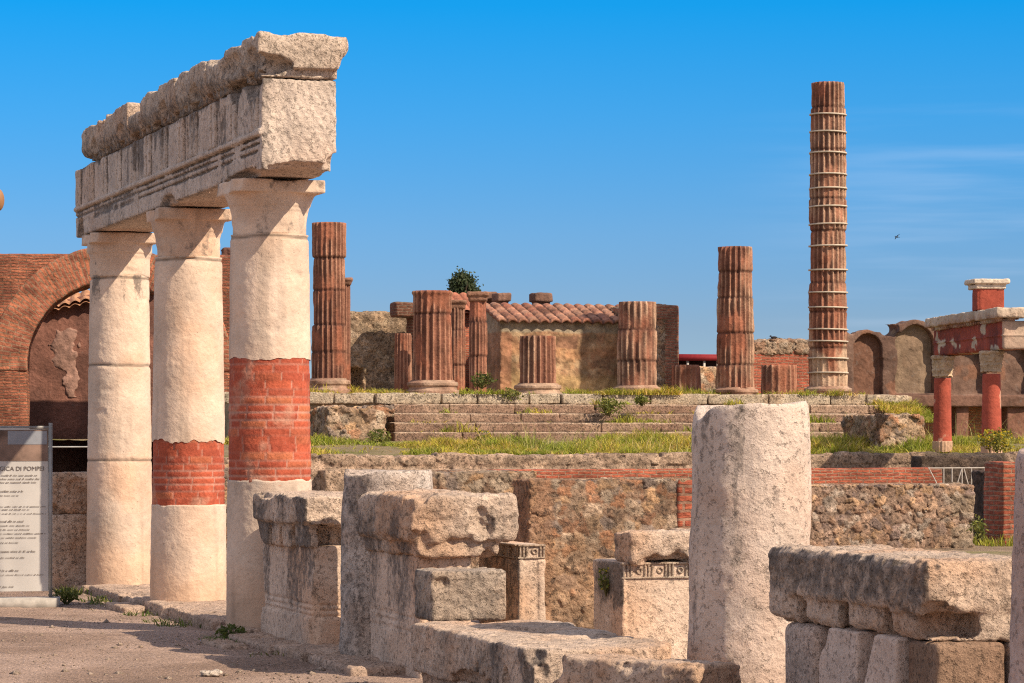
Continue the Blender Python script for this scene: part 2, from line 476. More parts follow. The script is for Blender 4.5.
# ================================================================== SETTING: ground, terrace
def sheet(name, x0, x1, y0, y1, nx, ny, zf, colf, mat, loc=(0, 0, 0), rz=0.0):
    X, Y = np.meshgrid(np.linspace(x0, x1, nx), np.linspace(y0, y1, ny))
    P = np.stack([X.ravel(), Y.ravel(), np.zeros(X.size)], -1)
    P[:, 2] = zf(P)
    ix = np.arange(nx * ny).reshape(ny, nx)
    Q = np.stack([ix[:-1, :-1], ix[:-1, 1:], ix[1:, 1:], ix[1:, :-1]], -1).reshape(-1, 4)
    o = place(name, mesh_np(name, P, Q, colf(P), 0.0), mat, None, loc, rz)
    return tag(o, kind='structure')
M_ground = stone_mat('gravel_earth', s1=1.2, s2=45, var=(0.8, 1.15), fine=(0.62, 1.3), bump=0.05, pit=0.3, pits=(70.0, 0.6), lsc=5, spk=.25)
def gcol(P):
    n = fbm(P * 0.8, 4, 3)
    c = mixc((0.35, 0.235, 0.175), (0.52, 0.365, 0.285), sst(-.35, .4, n + .35 * fbm(P * 5, 3, 6)))
    far = sst(33, 44, P[:, 1] + 2 * n)
    c = mixc(c, (0.30, 0.23, 0.13), far * .6)
    gm = sst(0.05, 0.4, fbm(P * np.array([.5, .5, 1]), 4, 11)) * sst(28, 38, P[:, 1])
    return mixc(c, (0.20, 0.20, 0.05), gm * .7)
sheet('ground', -1500, 1500, -200, 4000, 60, 60, lambda P: -0.03 + 0 * P[:, 0], lambda P: np.broadcast_to(np.array([.30, .22, .14]), P.shape), M_ground)
sheet('path', -9, 14, 9, 62, 330, 560, lambda P: 0.012 * fbm(P * 1.3, 4, 21) + 0.006 * fbm(P * 9, 2, 5), gcol, M_ground)

# ================================================================== COLONNADE OF THREE COLUMNS
RO = np.array([-2.03, 24.3])
def rowpt(t, s=0.0, z=0.0):
    p = RO + t * V2 + s * U2
    return (float(p[0]), float(p[1]), z)
WHT = np.array([0.69, 0.525, 0.405]); PNK = np.array([0.65, 0.42, 0.285])
def plast_col(P, N, seed, z0, z1, grey=0.0):
    n = fbm(P * 1.7 + seed, 4, seed)
    c = mixc(WHT, PNK, sst(-0.15, 0.55, n) * .75)
    c = mixc(c, (0.52, 0.45, 0.38), np.clip(grey + .4 * sst(.1, .5, fbm(P * 4 + seed, 3, seed + 3)), 0, 1) * .6)
    c = mixc(c, (.62, .40, .26), sst(.75, .25, P[:, 2] + .35 * fbm(P * 2.2 + seed, 4, seed + 5)) * .6)
    st = fbm(P * np.array([9, 9, .7]) + seed, 4, seed + 8)
    return c * (1 - .22 * sst(.15, .6, st))[:, None]
def shaft_part(name, par, z0, z1, ra, rb, H, seed, mat=None, joints=(), rag0=0.0, rag1=0.0, brick=False, off=0.0, grey=0.0, lich_shade=0.0, dz=0.016, amp=0.006, label=None, hole=None):
    """piece of a column shaft between z0 and z1 of a column of height H tapering from ra to rb"""
    zs = np.arange(z0, z1 + dz * .5, dz)
    rs = ra + (rb - ra) * (zs / H) ** 1.3 + off
    nt = 200 if brick else 150
    mask = {}
    def drf(T, Z, P):
        d = amp * fbm(P * 3 + seed, 5, seed) + 0.0035 * fbm(P * 22 + seed, 3, seed + 5)
        if brick:
            u = T * .34
            row = np.floor(Z / .066); fz = Z / .066 - row
            o = _h(row.astype(np.int64), row.astype(np.int64) * 3, np.zeros_like(row, dtype=np.int64), seed)
            bl = 2 * math.pi * .34 / 9
            q = u / bl + o; cid = np.floor(q); fu = q - cid
            m = np.minimum(sst(0, .12, np.minimum(fz, 1 - fz)), sst(0, .045, np.minimum(fu, 1 - fu)))
            hsh = _h(row.astype(np.int64), (cid % 9).astype(np.int64), np.ones_like(row, dtype=np.int64), seed)
            mask['m'], mask['h'] = m, hsh
            d = d - 0.007 * (1 - m) + 0.006 * (hsh - .5)
        for j in joints:
            w = Z - j - 0.012 * fbm(P * 4 + j, 3, 9)
            k = 0.5 + .8 * sst(-.2, .5, fbm(P * 5 + j * 3, 3, seed + 2))
            d = d - 0.016 * k * np.exp(-(w / 0.012) ** 2) - .018 * sst(.35, .6, fbm(P * 7 + j, 3, seed + 4)) * np.exp(-(w / 0.035) ** 2)
        ch = sst(0.42, 0.6, fbm(P * 4.2 + seed * 2, 4, seed + 6))
        return d - 0.008 * ch
    def zf(T, Z, P):
        Q_ = np.stack([np.cos(T), np.sin(T), np.zeros_like(T)], -1)
        lo = np.exp(-((Z - z0) / .06)) * rag0 * fbm(Q_ * 3.5 + seed, 4, seed + 21)
        hi = np.exp(-((z1 - Z) / .06)) * rag1 * fbm(Q_ * 3.5 + seed + 5, 4, seed + 22)
        return lo + hi
    V, Q, T = lathe(zs, rs, nt, drf, zf)
    N = vnormals(V, Q)
    if brick:
        pad = 5 * nt
        m = np.concatenate([mask['m'].ravel(), np.ones(pad)]); hh = np.concatenate([mask['h'].ravel(), np.zeros(pad)])
        c = mixc((0.45, 0.10, 0.05), (0.31, 0.062, 0.036), hh)
        c = mixc(c, (0.50, 0.16, 0.075), sst(.72, .95, hh) * .8)
        c = mixc((0.47, 0.25, 0.19), c, m * .92 + .08)
        pl = sst(.15, .5, fbm(V * 5 + seed, 5, seed)) * .5
        c = mixc(c, (0.50, 0.30, 0.21), pl)
    else:
        c = plast_col(V, N, seed, z0, z1, grey)
        for j in joints:
            c = mixc(c, (.10, .075, .055), .8 * np.exp(-((V[:, 2] - j - 0.012 * fbm(np.stack([V[:, 0], V[:, 1], V[:, 2]], -1) * 4 + j, 3, 9)) / 0.013) ** 2))
    o = place(name, mesh_np(name, V, Q, c, lich_shade(V, N) if callable(lich_shade) else lich_shade), mat or (M_nearbrick if brick else M_plaster), par)
    if label: o['label'] = label
    return o
def capital(par, zb, zt, r, half, seed):
    Hh = zt - zb
    zs = np.array([0, .02, .05, .12, .30, .52, .60, .64, .72, .80, .86, .90])
    def f(P):
        rr = np.sqrt(P[..., 0] ** 2 + P[..., 1] ** 2); z = (P[..., 2] - zb) / Hh
        prof = np.interp(z, [0, .42, .46, .48, .52, .56, .60, .74, .80], [r, r * 1.0, r * 1.015, r * 1.04, r * 1.03, r * 1.08, r * 1.09, half * .97, half * 1.0])
        d = np.maximum((rr - prof) * .8, np.maximum(zb - P[..., 2], P[..., 2] - (zb + .8 * Hh)))
        ab = B(-half, half, -half, half, zb + .76 * Hh, zt, .010)(P)
        return np.minimum(d, ab)
    f.bb = (np.array([-half, -half, zb]), np.array([half, half, zt]))
    bites = [ELL((-half - .03, -half * .2, zt - .03), (.06, .16, .10)), ELL((-half * .9, half, zt - .02), (.16, .10, .10)), ELL((-half - .02, -half - .02, zt - .02), (.09, .09, .12))]
    g = SUB(f, *bites[:2 + seed % 2])
    return solid('capital', g, .014, rock_disp(.007, 3.9, seed, 5, .01, 3), M_plaster,
                 lambda P, N: plast_col(P, N, seed, zb, zt), lambda P, N: .28 * sst(.1, .5, fbm(P * np.array([6, 6, 1.5]), 3, seed)) + .18 * sst(zt - .12, zt, P[:, 2]), par, band=.06)
def colonnade_column(t, label, ra, rb, seed, build):
    x, y, _ = rowpt(t)
    e = thing('column', label, 'column', (x, y, 0), TH, 'plastered columns carrying the entablature')
    build(e, ra, rb, seed)
    return e
HB = 3.31
def c1(e, ra, rb, s):
    low = lambda V, N: .35 * sst(.4, 1.3, V[:, 2]) * sst(-.1, .4, fbm(V * np.array([7, 7, .6]) + 2, 4, 31)) * sst(.1, -.5, V[:, 0])
    shaft_part('plaster_shaft', e, -0.06, 1.285, ra, rb, HB, s, off=.006, rag1=.02, grey=.35, lich_shade=low, label='grey lower shaft with peeled lime plaster')
    shaft_part('brick_band', e, 1.24, 2.32, ra, rb, HB, s + 1, brick=True)
    shaft_part('plaster_shaft', e, 2.29, 3.33, ra, rb, HB, s + 2, off=.008, rag0=.03, joints=(3.305,))
    capital(e, 3.315, 3.775, rb * 1.0, .385, 3)
def c2(e, ra, rb, s):
    shaft_part('plaster_shaft', e, 0.02, 1.0, ra, rb, HB, s, off=.008, rag1=.012)
    shaft_part('brick_band', e, .95, 1.63, ra, rb, HB, s + 1, brick=True)
    shaft_part('plaster_shaft', e, 1.60, 3.33, ra, rb, HB, s + 2, off=.010, rag0=.06, joints=(3.30,))
    capital(e, 3.315, 3.775, rb * 1.0, .36, 4)
def c3(e, ra, rb, s):
    dk = lambda V, N: .45 * sst(2.9, 3.2, V[:, 2]) * sst(.0, .4, fbm(V * np.array([8, 8, 1]), 3, 17))
    shaft_part('plaster_shaft', e, 0.02, 3.33, ra, rb, HB, s, joints=(1.38, 2.385, 3.30), lich_shade=dk)
    capital(e, 3.315, 3.775, rb * 1.02, .36, 5)
colonnade_column(0, 'tall pale column with a long red brick band, beside the large capped block', .358, .318, 11, c1)
colonnade_column(3.3, 'middle of the three pale columns, red brick band low on its shaft', .352, .306, 23, c2)
colonnade_column(6.85, 'pale column without any brick, next to the information banner', .350, .312, 37, c3)

# entablature along the row: frame u across (right), v along the row
ent = thing('entablature', 'long weathered stone entablature resting on the three pale columns', 'entablature', rowpt(0, 0, 0), TH)
ENTC = np.array([0.61, 0.495, 0.41])
def ent_disp(seed):
    def f(P):
        d = .008 * fbm(P * 4, 5, seed) + .003 * fbm(P * 17, 3, seed + 2)
        st = fbm(P * np.array([5, 5, 1.2]), 4, seed + 4)
        return d + .012 * sst(.3, .6, st)
    return f
def ent_dark(P, N):  # darker on left faces, in the grooves and below the cornice
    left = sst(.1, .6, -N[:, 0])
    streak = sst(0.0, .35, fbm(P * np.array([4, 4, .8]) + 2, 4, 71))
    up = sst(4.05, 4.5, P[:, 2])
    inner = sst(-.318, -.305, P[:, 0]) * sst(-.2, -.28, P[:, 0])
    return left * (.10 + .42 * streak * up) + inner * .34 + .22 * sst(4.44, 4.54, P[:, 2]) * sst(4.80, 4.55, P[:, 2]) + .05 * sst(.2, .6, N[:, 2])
def diag_tool(P):                            # oblique tooling of the end face
    return .011 * (np.abs(np.mod((P[..., 0] + P[..., 2] * .55 + .05 * fbm(P * 3, 3, 5)) * 14, 1) - .5) - .25)
vj = [-1.05, 1.83, 4.15, 7.75]
for k in range(3):
    a, b_ = vj[k] + (.012 if k else 0), vj[k + 1] - .012
    hb = 3.79
    body = B(-.315, .30, a, b_, hb, 4.52, .012)
    arch_lines = [B(-.36, -.290, a - .1, b_ + .1, z, z + .018) for z in (3.94, 4.0, 4.05)]
    trig = []
    v = a + .12
    while v < b_ - .1:
        trig.append(B(-.332, -.28, v, v + .32, 4.12, 4.515, .008))
        v += .78
    grooves = []
    for tg in trig:
        c0 = tg.bb[0][1]
        for q in (.0, .16, .32):
            grooves.append(B(-.37, -.300, c0 + q - .024, c0 + q + .024, 4.12, 4.44, .01))
            if _h(np.int64(k), np.int64(int(c0 * 50)), np.int64(int(q * 50)), 3) > .3: grooves.append(ELL((-.33, c0 + q, 4.42), (.05, .045, .09)))
    taenia = B(-.342, -.25, a, b_, 4.07, 4.115, .01)
    f = SUB(UN(body, taenia, *trig), *(arch_lines + grooves))
    bites = []
    if k == 0:   # broken soffit and chipped top of the near end
        bites = [ELL((.05, -1.07, 3.80), (.34, .16, .06)), ELL((-.34, -.75, 4.53), (.12, .3, .16)), ELL((-.33, -.1, 4.53), (.10, .22, .12)), ELL((.32, -1.0, 3.83), (.12, .14, .12)), ELL((-.34, .6, 4.53), (.07, .1, .14)), ELL((-.30, -.3, 3.79), (.12, .6, .05)), ELL((0, -.75, 3.78), (.4, .3, .05))]
    if k == 1:
        bites = [ELL((-.34, 2.2, 4.6), (.09, .12, .13)), ELL((-.33, 3.1, 4.62), (.1, .15, .12)), ELL((-.33, 2.75, 3.78), (.1, .35, .1))]
    if k == 2:
        bites = [ELL((-.34, 4.5, 4.6), (.08, .15, .12)), ELL((-.33, 5.2, 4.6), (.1, .12, .12)), ELL((-.34, 7.45, 3.75), (.15, .2, .25)), ELL((-.33, 6.3, 4.6), (.09, .2, .13)), ELL((-.33, 5.9, 3.98), (.05, .45, .05))]
    f = SUB(f, *bites)
    D0 = ent_disp(50 + k)
    D = (lambda P, D0=D0: D0(P) + diag_tool(P) * sst(-1.01, -1.04, P[..., 1])) if k == 0 else D0
    solid('frieze_block', f, (.0125, .014, .018)[k], D, M_pale,
          lambda P, N: mixc(ENTC, (.62, .45, .345), sst(-.2, .5, fbm(P * 1.4, 3, 4)) * .8), ent_dark, ent, band=.08)
cj = [(-1.12, .88, 4.885), (.90, 2.2, 4.90), (2.22, 3.86, 4.90), (3.90, 4.48, 4.77), (4.50, 5.9, 4.92), (5.92, 7.15, 4.90)]
for k, (a, b_, zt) in enumerate(cj):
    ov = .36
    top = CUT(B(-ov, .385, a + (.02 if k else 0), b_ - .02, 4.60, zt, .012), PL((-.9, 0, -.45), (.36 * .9 - 4.64 * .45 - .005)), PL((.9, 0, -.5), (.385 * .9 - 4.66 * .5)))
    core = B(-.20, .30, a + (.06 if k == 0 else 0), b_, 4.527, 4.66, .012)
    den = []
    v = a + .10
    q = 0
    while v < b_ - .08:
        if _h(np.int64(k), np.int64(q), np.int64(3), 5) > .35:
            den.append(B(-.315, -.2, v, v + .085, 4.53, 4.66, .015))
        v += .16; q += 1
    f = UN(top, core, *den)
    bites = [ELL((-.42, a + .3 + .5 * _h(np.int64(k), np.int64(1), np.int64(1), 1), 4.64), (.14, .22, .13)), ELL((-.44, b_ - .1, 4.91), (.12, .2, .10))]
    if k == 0:
        bites += [ELL((-.36, -1.12, 4.62), (.30, .20, .10)), ELL((-.44, -.85, 4.68), (.17, .3, .13)), ELL((-.28, -.3, 4.55), (.1, .2, .07)), ELL((-.45, .5, 4.92), (.25, .4, .12)), ELL((-.42, -.1, 4.72), (.12, .5, .12))]
    f = SUB(f, *bites)
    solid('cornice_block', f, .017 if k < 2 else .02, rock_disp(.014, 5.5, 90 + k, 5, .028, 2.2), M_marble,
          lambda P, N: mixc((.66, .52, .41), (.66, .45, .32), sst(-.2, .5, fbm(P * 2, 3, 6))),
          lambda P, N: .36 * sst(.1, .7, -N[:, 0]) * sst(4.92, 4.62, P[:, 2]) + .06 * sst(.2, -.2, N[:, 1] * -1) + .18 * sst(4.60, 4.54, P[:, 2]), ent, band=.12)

# ================================================================== FOREGROUND BLOCKS
def blk_col(P, N, a=(.66, .50, .385), b=(.65, .42, .28), seed=1):
    return mixc(a, b, sst(-.15, .5, fbm(P * 1.8 + seed, 4, seed)))
def lich_shade_f(seed, side=.3, top=.02, front=.08, streak=True, z0=0, z1=9, base=0.0):  # lichen crust, plus shade painted onto the side faces
    def f(P, N):
        s = sst(.2, .7, -N[:, 0]); u = sst(.3, .8, N[:, 2]); fr = sst(.2, .7, -N[:, 1])
        k = sst(-.4, .25, fbm(P * (np.array([4, 4, .9]) if streak else np.array([3, 3, 3.])) + seed, 4, seed + 60))
        return base + (s * side * k + fr * front * k + u * top) * sst(z0 - .25, z0 + .25, P[:, 2]) * sst(z1 + .15, z1 - .15, P[:, 2])
    return f
def fblock(name, f, h, seed, par=None, loc=(0, 0, 0), rz=TH, amp=.014, freq=4.5, chip=.02, cf=2.5, lich_shade=None, mat=None, colf=None, band=.09):
    return solid(name, f, h, rock_disp(amp, freq, seed, 5, chip, cf), mat or M_marble, colf or (lambda P, N: blk_col(P, N, seed=seed)), lich_shade, par, loc, rz if par is None else 0, band)

# block beside the tall column: pedestal with mouldings and a dark capped slab
P0 = at(313, 22.1)
a = thing('parapet_pedestal', 'moulded parapet pedestal with black streaks, adjoining the brick banded column', 'pedestal', P0, TH)
mold = [B(-.1, .012, -.1, 1.8, z, z + .014) for z in (.27, .315, .36)] + [B(-.1, .9, -.1, .012, z, z + .014) for z in (.27, .315, .36)]
f = SUB(UN(B(0, .50, 0, 1.66, -.03, .82, .015), B(-.02, .52, -.02, 1.66, -.03, .27, .015)), *mold)
fblock('pedestal_body', SUB(f, ELL((0, -.02, .30), (.06, .07, .25))), .014, 101, a, amp=.007, chip=.01, lich_shade=lich_shade_f(3, .42, .0, .02, z0=.25), mat=M_pale)
f = UN(B(-.09, .60, -.09, 1.66, .97, 1.2, .03), B(-.05, .56, -.02, 1.66, .785, 1.0, .02))
notch = [B(-.12, .0, v, v + .10, .77, .94, .01) for v in (.42, .78, 1.14)]
f = SUB(f, B(.06, .40, -.2, .10, .77, .955, .02), ELL((-.10, -.10, .9), (.10, .12, .12)), ELL((-.1, 1.2, 1.2), (.08, .3, .05)), *notch)
o = fblock('cap_slab', f, .014, 105, None, P0, amp=.016, lich_shade=lich_shade_f(7, .55, .0, .20, False, z0=.7))
tag(o, 'dark crusted cap slab lying on the pedestal beside the brick banded column', 'stone slab')

# column stump with black lichen
st = tag(place('column_stump', None, None), None) if False else None
def stump(name, label, loc, ra, rb, H, seed, lich_shade, top_cut=None, col=None, cat='column stump', dz=.016, nt=190, mat=None, amp=.012):
    zs = np.arange(-.05, H, dz)
    rs = ra + (rb - ra) * np.clip(zs / H, 0, 1)
    rs = rs - .022 * np.exp(-(H - zs) / .018)
    def drf(T, Z, P):
        return amp * fbm(P * 3 + seed, 5, seed) + .005 * fbm(P * 18, 4, seed + 3) - .02 * sst(.35, .6, fbm(P * 3.1 + seed, 4, seed + 9)) - .035 * sst(.2, .5, fbm(P * 4 + 9, 3, seed + 4)) * np.exp(-(H - Z) / .05)
    def zf(T, Z, P):
        c = fbm(np.stack([np.cos(T), np.sin(T), 0 * T], -1) * 1.6 + seed, 4, seed + 2)
        w = np.clip((Z / H - .8) / .2, 0, 1)
        return w * .03 * c + (top_cut(T) * w if top_cut else 0)
    V, Q, T = lathe(zs, rs, nt, drf, zf)
    N = vnormals(V, Q)
    c = col(V, N) if col else blk_col(V, N, (.70, .59, .51), (.64, .47, .36), seed)
    o = place(name, mesh_np(name, V, Q, c, lich_shade(V, N)), mat or M_marble, None, loc, 0)
    return tag(o, label, cat)
stump('column_stump', 'grey broken column stump speckled with black lichen, behind a rough cap slab', at(388, 21.5), .362, .335, 1.42, 131,
      lambda P, N: (.08 + .20 * sst(.2, -.6, N[:, 0] + .3 * fbm(P * 3, 3, 2)) + .1 * sst(.8, 1.4, P[:, 2])), lambda T: -.05 * np.exp(-((np.mod(T - 3.9 + math.pi, 2 * math.pi) - math.pi) / .5) ** 2))

# cap slab with rough front on a streaked pedestal
P1 = at(414, 19.77)
f = B(.06, .44, .08, 1.36, -.03, .84, .02)
o = fblock('streaked_pedestal', SUB(f, *[B(-.1, .072, 0, 1.5, z, z + .014) for z in (.30, .35, .40)]), .014, 141, None, P1, amp=.008, chip=.012, lich_shade=lich_shade_f(9, .42, 0, .1, z0=.3), mat=M_pale)
tag(o, 'pale pedestal with dark vertical streaks carrying the rough overhanging slab', 'pedestal')
f = UN(B(-.04, .74, -.05, 1.38, .93, 1.265, .05), B(.02, .62, 0, 1.36, .835, 1.0, .03))
f = SUB(f, ELL((-.06, -.12, .93), (.24, .15, .12)), ELL((.86, -.2, .84), (.24, .3, .20)), ELL((.46, -.10, 1.05), (.12, .09, .16)), ELL((-.08, .7, .9), (.08, .5, .1)))
o = fblock('rough_cap_slab', f, .014, 147, None, P1, amp=.022, freq=4.5, chip=.035, cf=3, lich_shade=lich_shade_f(13, .36, .0, .12, False, base=.09))
tag(o, 'thick rough slab with broken edges lying on the dark streaked pedestal', 'stone slab')
# small cube block in front
P2 = at(432, 18.55)
f = SUB(B(0, .50, 0, .42, .475, .80, .022), ELL((.06, -.02, .72), (.07, .06, .05)), ELL((.36, 0, .81), (.06, .05, .02)))
o = fblock('tufa_block', f, .012, 151, None, P2, amp=.012, freq=7, chip=.012, cf=5, lich_shade=lich_shade_f(17, .48, .0, .14, False, base=.05), colf=lambda P, N: blk_col(P, N, (.48, .38, .30), (.50, .36, .26), 4))
tag(o, 'small squared grey block standing on the low slab under the rough cap', 'stone block')
# low slabs
P3 = at(530, 16.0)
f = SUB(CUT(B(0, .92, 0, 2.36, .19, .49, .022), PL((.8, -.25, 0), .80)), ELL((0, .0, .5), (.10, .12, .10)), ELL((.02, 1.1, .2), (.06, .4, .1)), *[ELL((0, v, .30), (.05, .04, .06)) for v in (.45, .95)])
o = fblock('low_slab', f, .014, 161, None, P3, amp=.018, freq=4, lich_shade=lich_shade_f(19, .46, 0.0, .14, False))
tag(o, 'long low stone slab with a dark side, under the small grey block', 'stone slab')
o = fblock('slab_footing', UN(B(.04, .85, .1, 1.3, -.03, .2, .03), B(.05, .85, 1.33, 2.3, -.03, .2, .03)), .02, 163, None, P3, amp=.02, lich_shade=lich_shade_f(21, .2, 0, .1))
tag(o, 'stone footing under the long low slab', 'footing')
f = SUB(B(0, 1.02, 0, .40, .17, .485, .025), ELL((.0, .0, .45), (.12, .1, .1)), ELL((.6, -.03, .48), (.2, .06, .05)))
o = fblock('fallen_slab', f, .014, 171, None, at(550, 15.65), R(-44), amp=.02, freq=4, lich_shade=lich_shade_f(23, .2, 0, .3, False))
tag(o, 'turned stone slab lying askew before the thick white column', 'stone slab')
o = fblock('slab_support', B(.1, .9, .05, .36, -.03, .175, .03), .02, 173, None, at(550, 15.65), R(-44))
tag(o, 'small support stone under the askew slab', 'stone block')
# orthostat slabs with carved frieze
def carved_band(par, u0, u1, v, z0, z1, seed, face='front'):
    prims = []
    w = z1 - z0
    def bar(p, q, za, zb, d=.012):
        if face == 'front': prims.append(B(p, q, v - d, v + .03, za, zb, .003))
        else: prims.append(B(v - d, v + .03, p, q, za, zb, .003))
    bar(u0, u1, z1 - .014, z1, .016); bar(u0, u1, z0, z0 + .012, .014)
    x, k = u0 + .01, 0
    while x < u1 - .03:
        if k % 2 == 0:
            for q in range(3):
                if x + q * .026 + .016 < u1: bar(x + q * .026, x + q * .026 + .016, z0 + .01, z1 - .012)
            x += .085
        else:
            c = x + .03
            if c + .03 < u1:
                cc = ((c, v, (z0 + z1) / 2) if face == 'front' else (v, c, (z0 + z1) / 2))
                rr = (.026, .014, .026) if face == 'front' else (.014, .026, .026)
                prims.append(SUB(ELL(cc, rr), ELL(cc, tuple(.55 * r_ for r_ in rr[:0]) or tuple(np.array(rr) * np.where(np.array(rr) < .02, 1.5, .55)))))
            x += .065
        k += 1
    f = UN(*prims)
    return solid('carved_frieze', f, .005, lambda P: .0015 * fbm(P * 30, 3, seed), M_marble, lambda P, N: blk_col(P, N, (.55, .44, .34), (.5, .36, .26), seed), .12, par, band=.02)
P4 = at(518, 20.3)
e = thing('carved_orthostat', 'upright slab with a carved triglyph frieze, behind the small grey block', 'carved slab', P4, TH, 'carved slabs with triglyph friezes')
f = UN(B(.012, .20, .012, .93, -.03, .90, .008), B(0, .035, 0, .93, -.03, .80, .004), B(.15, .21, 0, .05, -.03, .80, .004), B(0, .05, 0, .05, -.03, .8, .004))
fblock('slab', f, .013, 181, e, amp=.006, freq=6, chip=.008, cf=4, lich_shade=lich_shade_f(27, .36, 0, .16), mat=M_pale)  # left face darkened for its shade, along with the lichen
carved_band(e, 0.0, .205, .012, .80, .90, 3); carved_band(e, 0.06, .93, .012, .80, .90, 4, 'side')
P5 = at(622, 19.5)
e = thing('carved_orthostat', 'upright slab with a carved triglyph frieze, under a loose boulder by the thick white column', 'carved slab', P5, TH, 'carved slabs with triglyph friezes')
f = UN(B(0, .56, .012, .58, -.03, .81, .01), B(0, .03, 0, .05, -.03, .70, .004))
fblock('slab', f, .013, 191, e, amp=.008, freq=5, chip=.01, cf=4, lich_shade=lich_shade_f(29, .75, 0, .08, False, base=.02), mat=M_pale)  # shaded left face painted dark through the crust mask
carved_band(e, 0.0, .56, .012, .70, .81, 6)
f = CUT(B(.05, .80, -.06, .36, .80, 1.02, .035), PL((-.6, 0, -.8), -.66), PL((-.15, 0, 1), .985))
o = fblock('loose_boulder', SUB(f, ELL((.30, -.08, .80), (.3, .08, .05))), .012, 197, None, P5, amp=.02, freq=4, chip=.03, cf=3, lich_shade=lich_shade_f(31, .2, .0, .12, False, base=.03))
tag(o, 'rough pale boulder lying on the carved slab by the thick white column', 'boulder')

# thick white column stump
def wl(P, N):
    k = fbm(P * np.array([10, 10, 1.6]) + 3, 4, 77)
    return .0 + .30 * sst(.2, .5, k) + .05 * sst(.1, -.5, N[:, 0]) + .20 * sst(.45, -.3, P[:, 2] + .25 * fbm(P * 3, 3, 3)) * sst(-.2, .3, N[:, 0])
stump('white_column_stump', 'thick whitish broken column with lichen flecks, nearer than the temple steps', at(750.5, 17.0), .372, .338, 1.87, 203, wl,
      lambda T: -.10 * np.exp(-((np.mod(T - 3.4 + math.pi, 2 * math.pi) - math.pi) / .35) ** 2), lambda V, N: blk_col(V, N, (.66, .53, .44), (.63, .46, .36), 8), cat='column', mat=M_cream)
stump('edge_column', 'shaded pinkish column cut off by the picture border beside the notched slab', at(1093, 12.5), .368, .325, 1.62, 213,
      lambda P, N: .1 + .15 * sst(.1, .4, fbm(P * 5, 4, 7)), None, lambda V, N: blk_col(V, N, (.58, .42, .35), (.52, .36, .29), 9), cat='column', mat=M_cream)

# notched cornice slab on its supports
P6 = at(925, 13.6)
f = UN(CUT(B(0, .62, 0, 1.86, .835, 1.09, .035), PL((-.75, 0, .7), .72)), CUT(B(.035, .56, .02, 1.80, .705, .90, .012), PL((-.8, 0, -.6), -.475)), B(.0, .12, 1.60, 1.86, .72, .90, .04))
cav = [B(-.1, .17, v, v + .11, .69, .845, .012) for v in (.42, .93)] + [B(-.1, .11, 1.42, 1.56, .69, .85, .012)]
front = B(.02, .30, -.1, .17, .725, .845, .012)
f = SUB(f, *cav, front, ELL((.0, .12, .98), (.025, .03, .03)), ELL((.05, -.0, .84), (.12, .06, .06)))
o = fblock('notched_cornice_slab', f, .012, 221, None, P6, amp=.017, freq=6, chip=.014, cf=4, lich_shade=lambda P, N: .04 + .36 * sst(.2, .6, -N[:, 0]) * sst(.80, .90, P[:, 2] + .05 * fbm(P * 9, 3, 4)) - .2 * sst(.5, .8, N[:, 2]))
tag(o, 'big cornice slab with square notches and a black crusted side', 'stone slab')
sup = [('support_stone', B(.02, .40, 1.30, 1.72, -.03, .70, .05), 'rounded dark support stone at the far end of the notched slab', .25),
       ('support_stone', CUT(B(.02, .45, .80, 1.27, -.03, .715, .02), PL((0, .9, .4), 1.36)), 'pale tapering support stone under the middle of the notched slab', .0),
       ('support_stone', CUT(B(.01, .42, .33, .74, -.03, .71, .02), PL((0, .8, .4), .83)), 'pale support stone between the gap and the brown block under the notched slab', .0),
       ('support_stone', B(.05, .42, -.02, .30, -.03, .702, .03), 'brown block under the near corner of the notched slab', .06),
       ('support_stone', B(.44, .70, -.06, .5, -.03, .702, .03), 'grey block under the notched slab beside the border column', .12)]
for k, (nm, f, lb, li) in enumerate(sup):
    br = k == 3
    o = fblock(nm, f, .012, 231 + k, None, P6, amp=.008, chip=.012, mat=M_pale if k in (1, 2) else None, lich_shade=lich_shade_f(45 + k, li, 0, li, False), colf=(lambda P, N: blk_col(P, N, (.36, .23, .155), (.30, .175, .115), 3)) if br else (lambda P, N: blk_col(P, N, (.66, .52, .43), (.64, .47, .37), 5)))
    tag(o, lb, 'stone block', 'supports of the notched slab')

# ================================================================== stylobate slabs and kerb stones along the row
def slab(name, label, t0, t1, s0, s1, z1, seed, group, lich_shade=.02, amp=.02, cat='kerb stone'):
    f = B(s0, s1, t0, t1, -.06, z1, .02)
    o = fblock(name, f, .018, seed, None, (RO[0], RO[1], 0), amp=amp, freq=4, chip=.03, cf=2.5, lich_shade=lich_shade_f(seed, .15, lich_shade, .05, False), colf=lambda P, N: blk_col(P, N, (.56, .40, .30), (.60, .44, .34), seed))
    return tag(o, label, cat, group)
g = 'stylobate slabs under the columns'
slab('stylobate_slab', 'pinkish paving slab between the tall and the middle pale column', .45, 3.35, -.42, .45, .10, 301, g, cat='paving slab')
slab('stylobate_slab', 'pinkish paving slab between the middle pale column and the one without brick', 3.40, 6.4, -.42, .5, .085, 302, g, cat='paving slab')
slab('stylobate_slab', 'paving slab under the pale column beside the banner', 6.43, 8.4, -.45, .5, .07, 303, g, cat='paving slab')
slab('stylobate_slab', 'small low step stone beside the middle pale column', 3.0, 3.9, -.68, -.45, .05, 304, g, cat='paving slab')
g = 'kerb stones along the pedestals'
slab('kerb_stone', 'small pale kerb stone at the foot of the tall brick banded column', -.62, -.18, -.50, -.22, .08, 311, g)
slab('kerb_stone', 'long pale kerb stone along the streaky parapet pedestal', -2.1, -.72, -.52, -.1, .055, 312, g)
slab('kerb_stone', 'rough kerb stone before the speckled stump', -3.0, -2.15, -.48, .1, .07, 313, g)
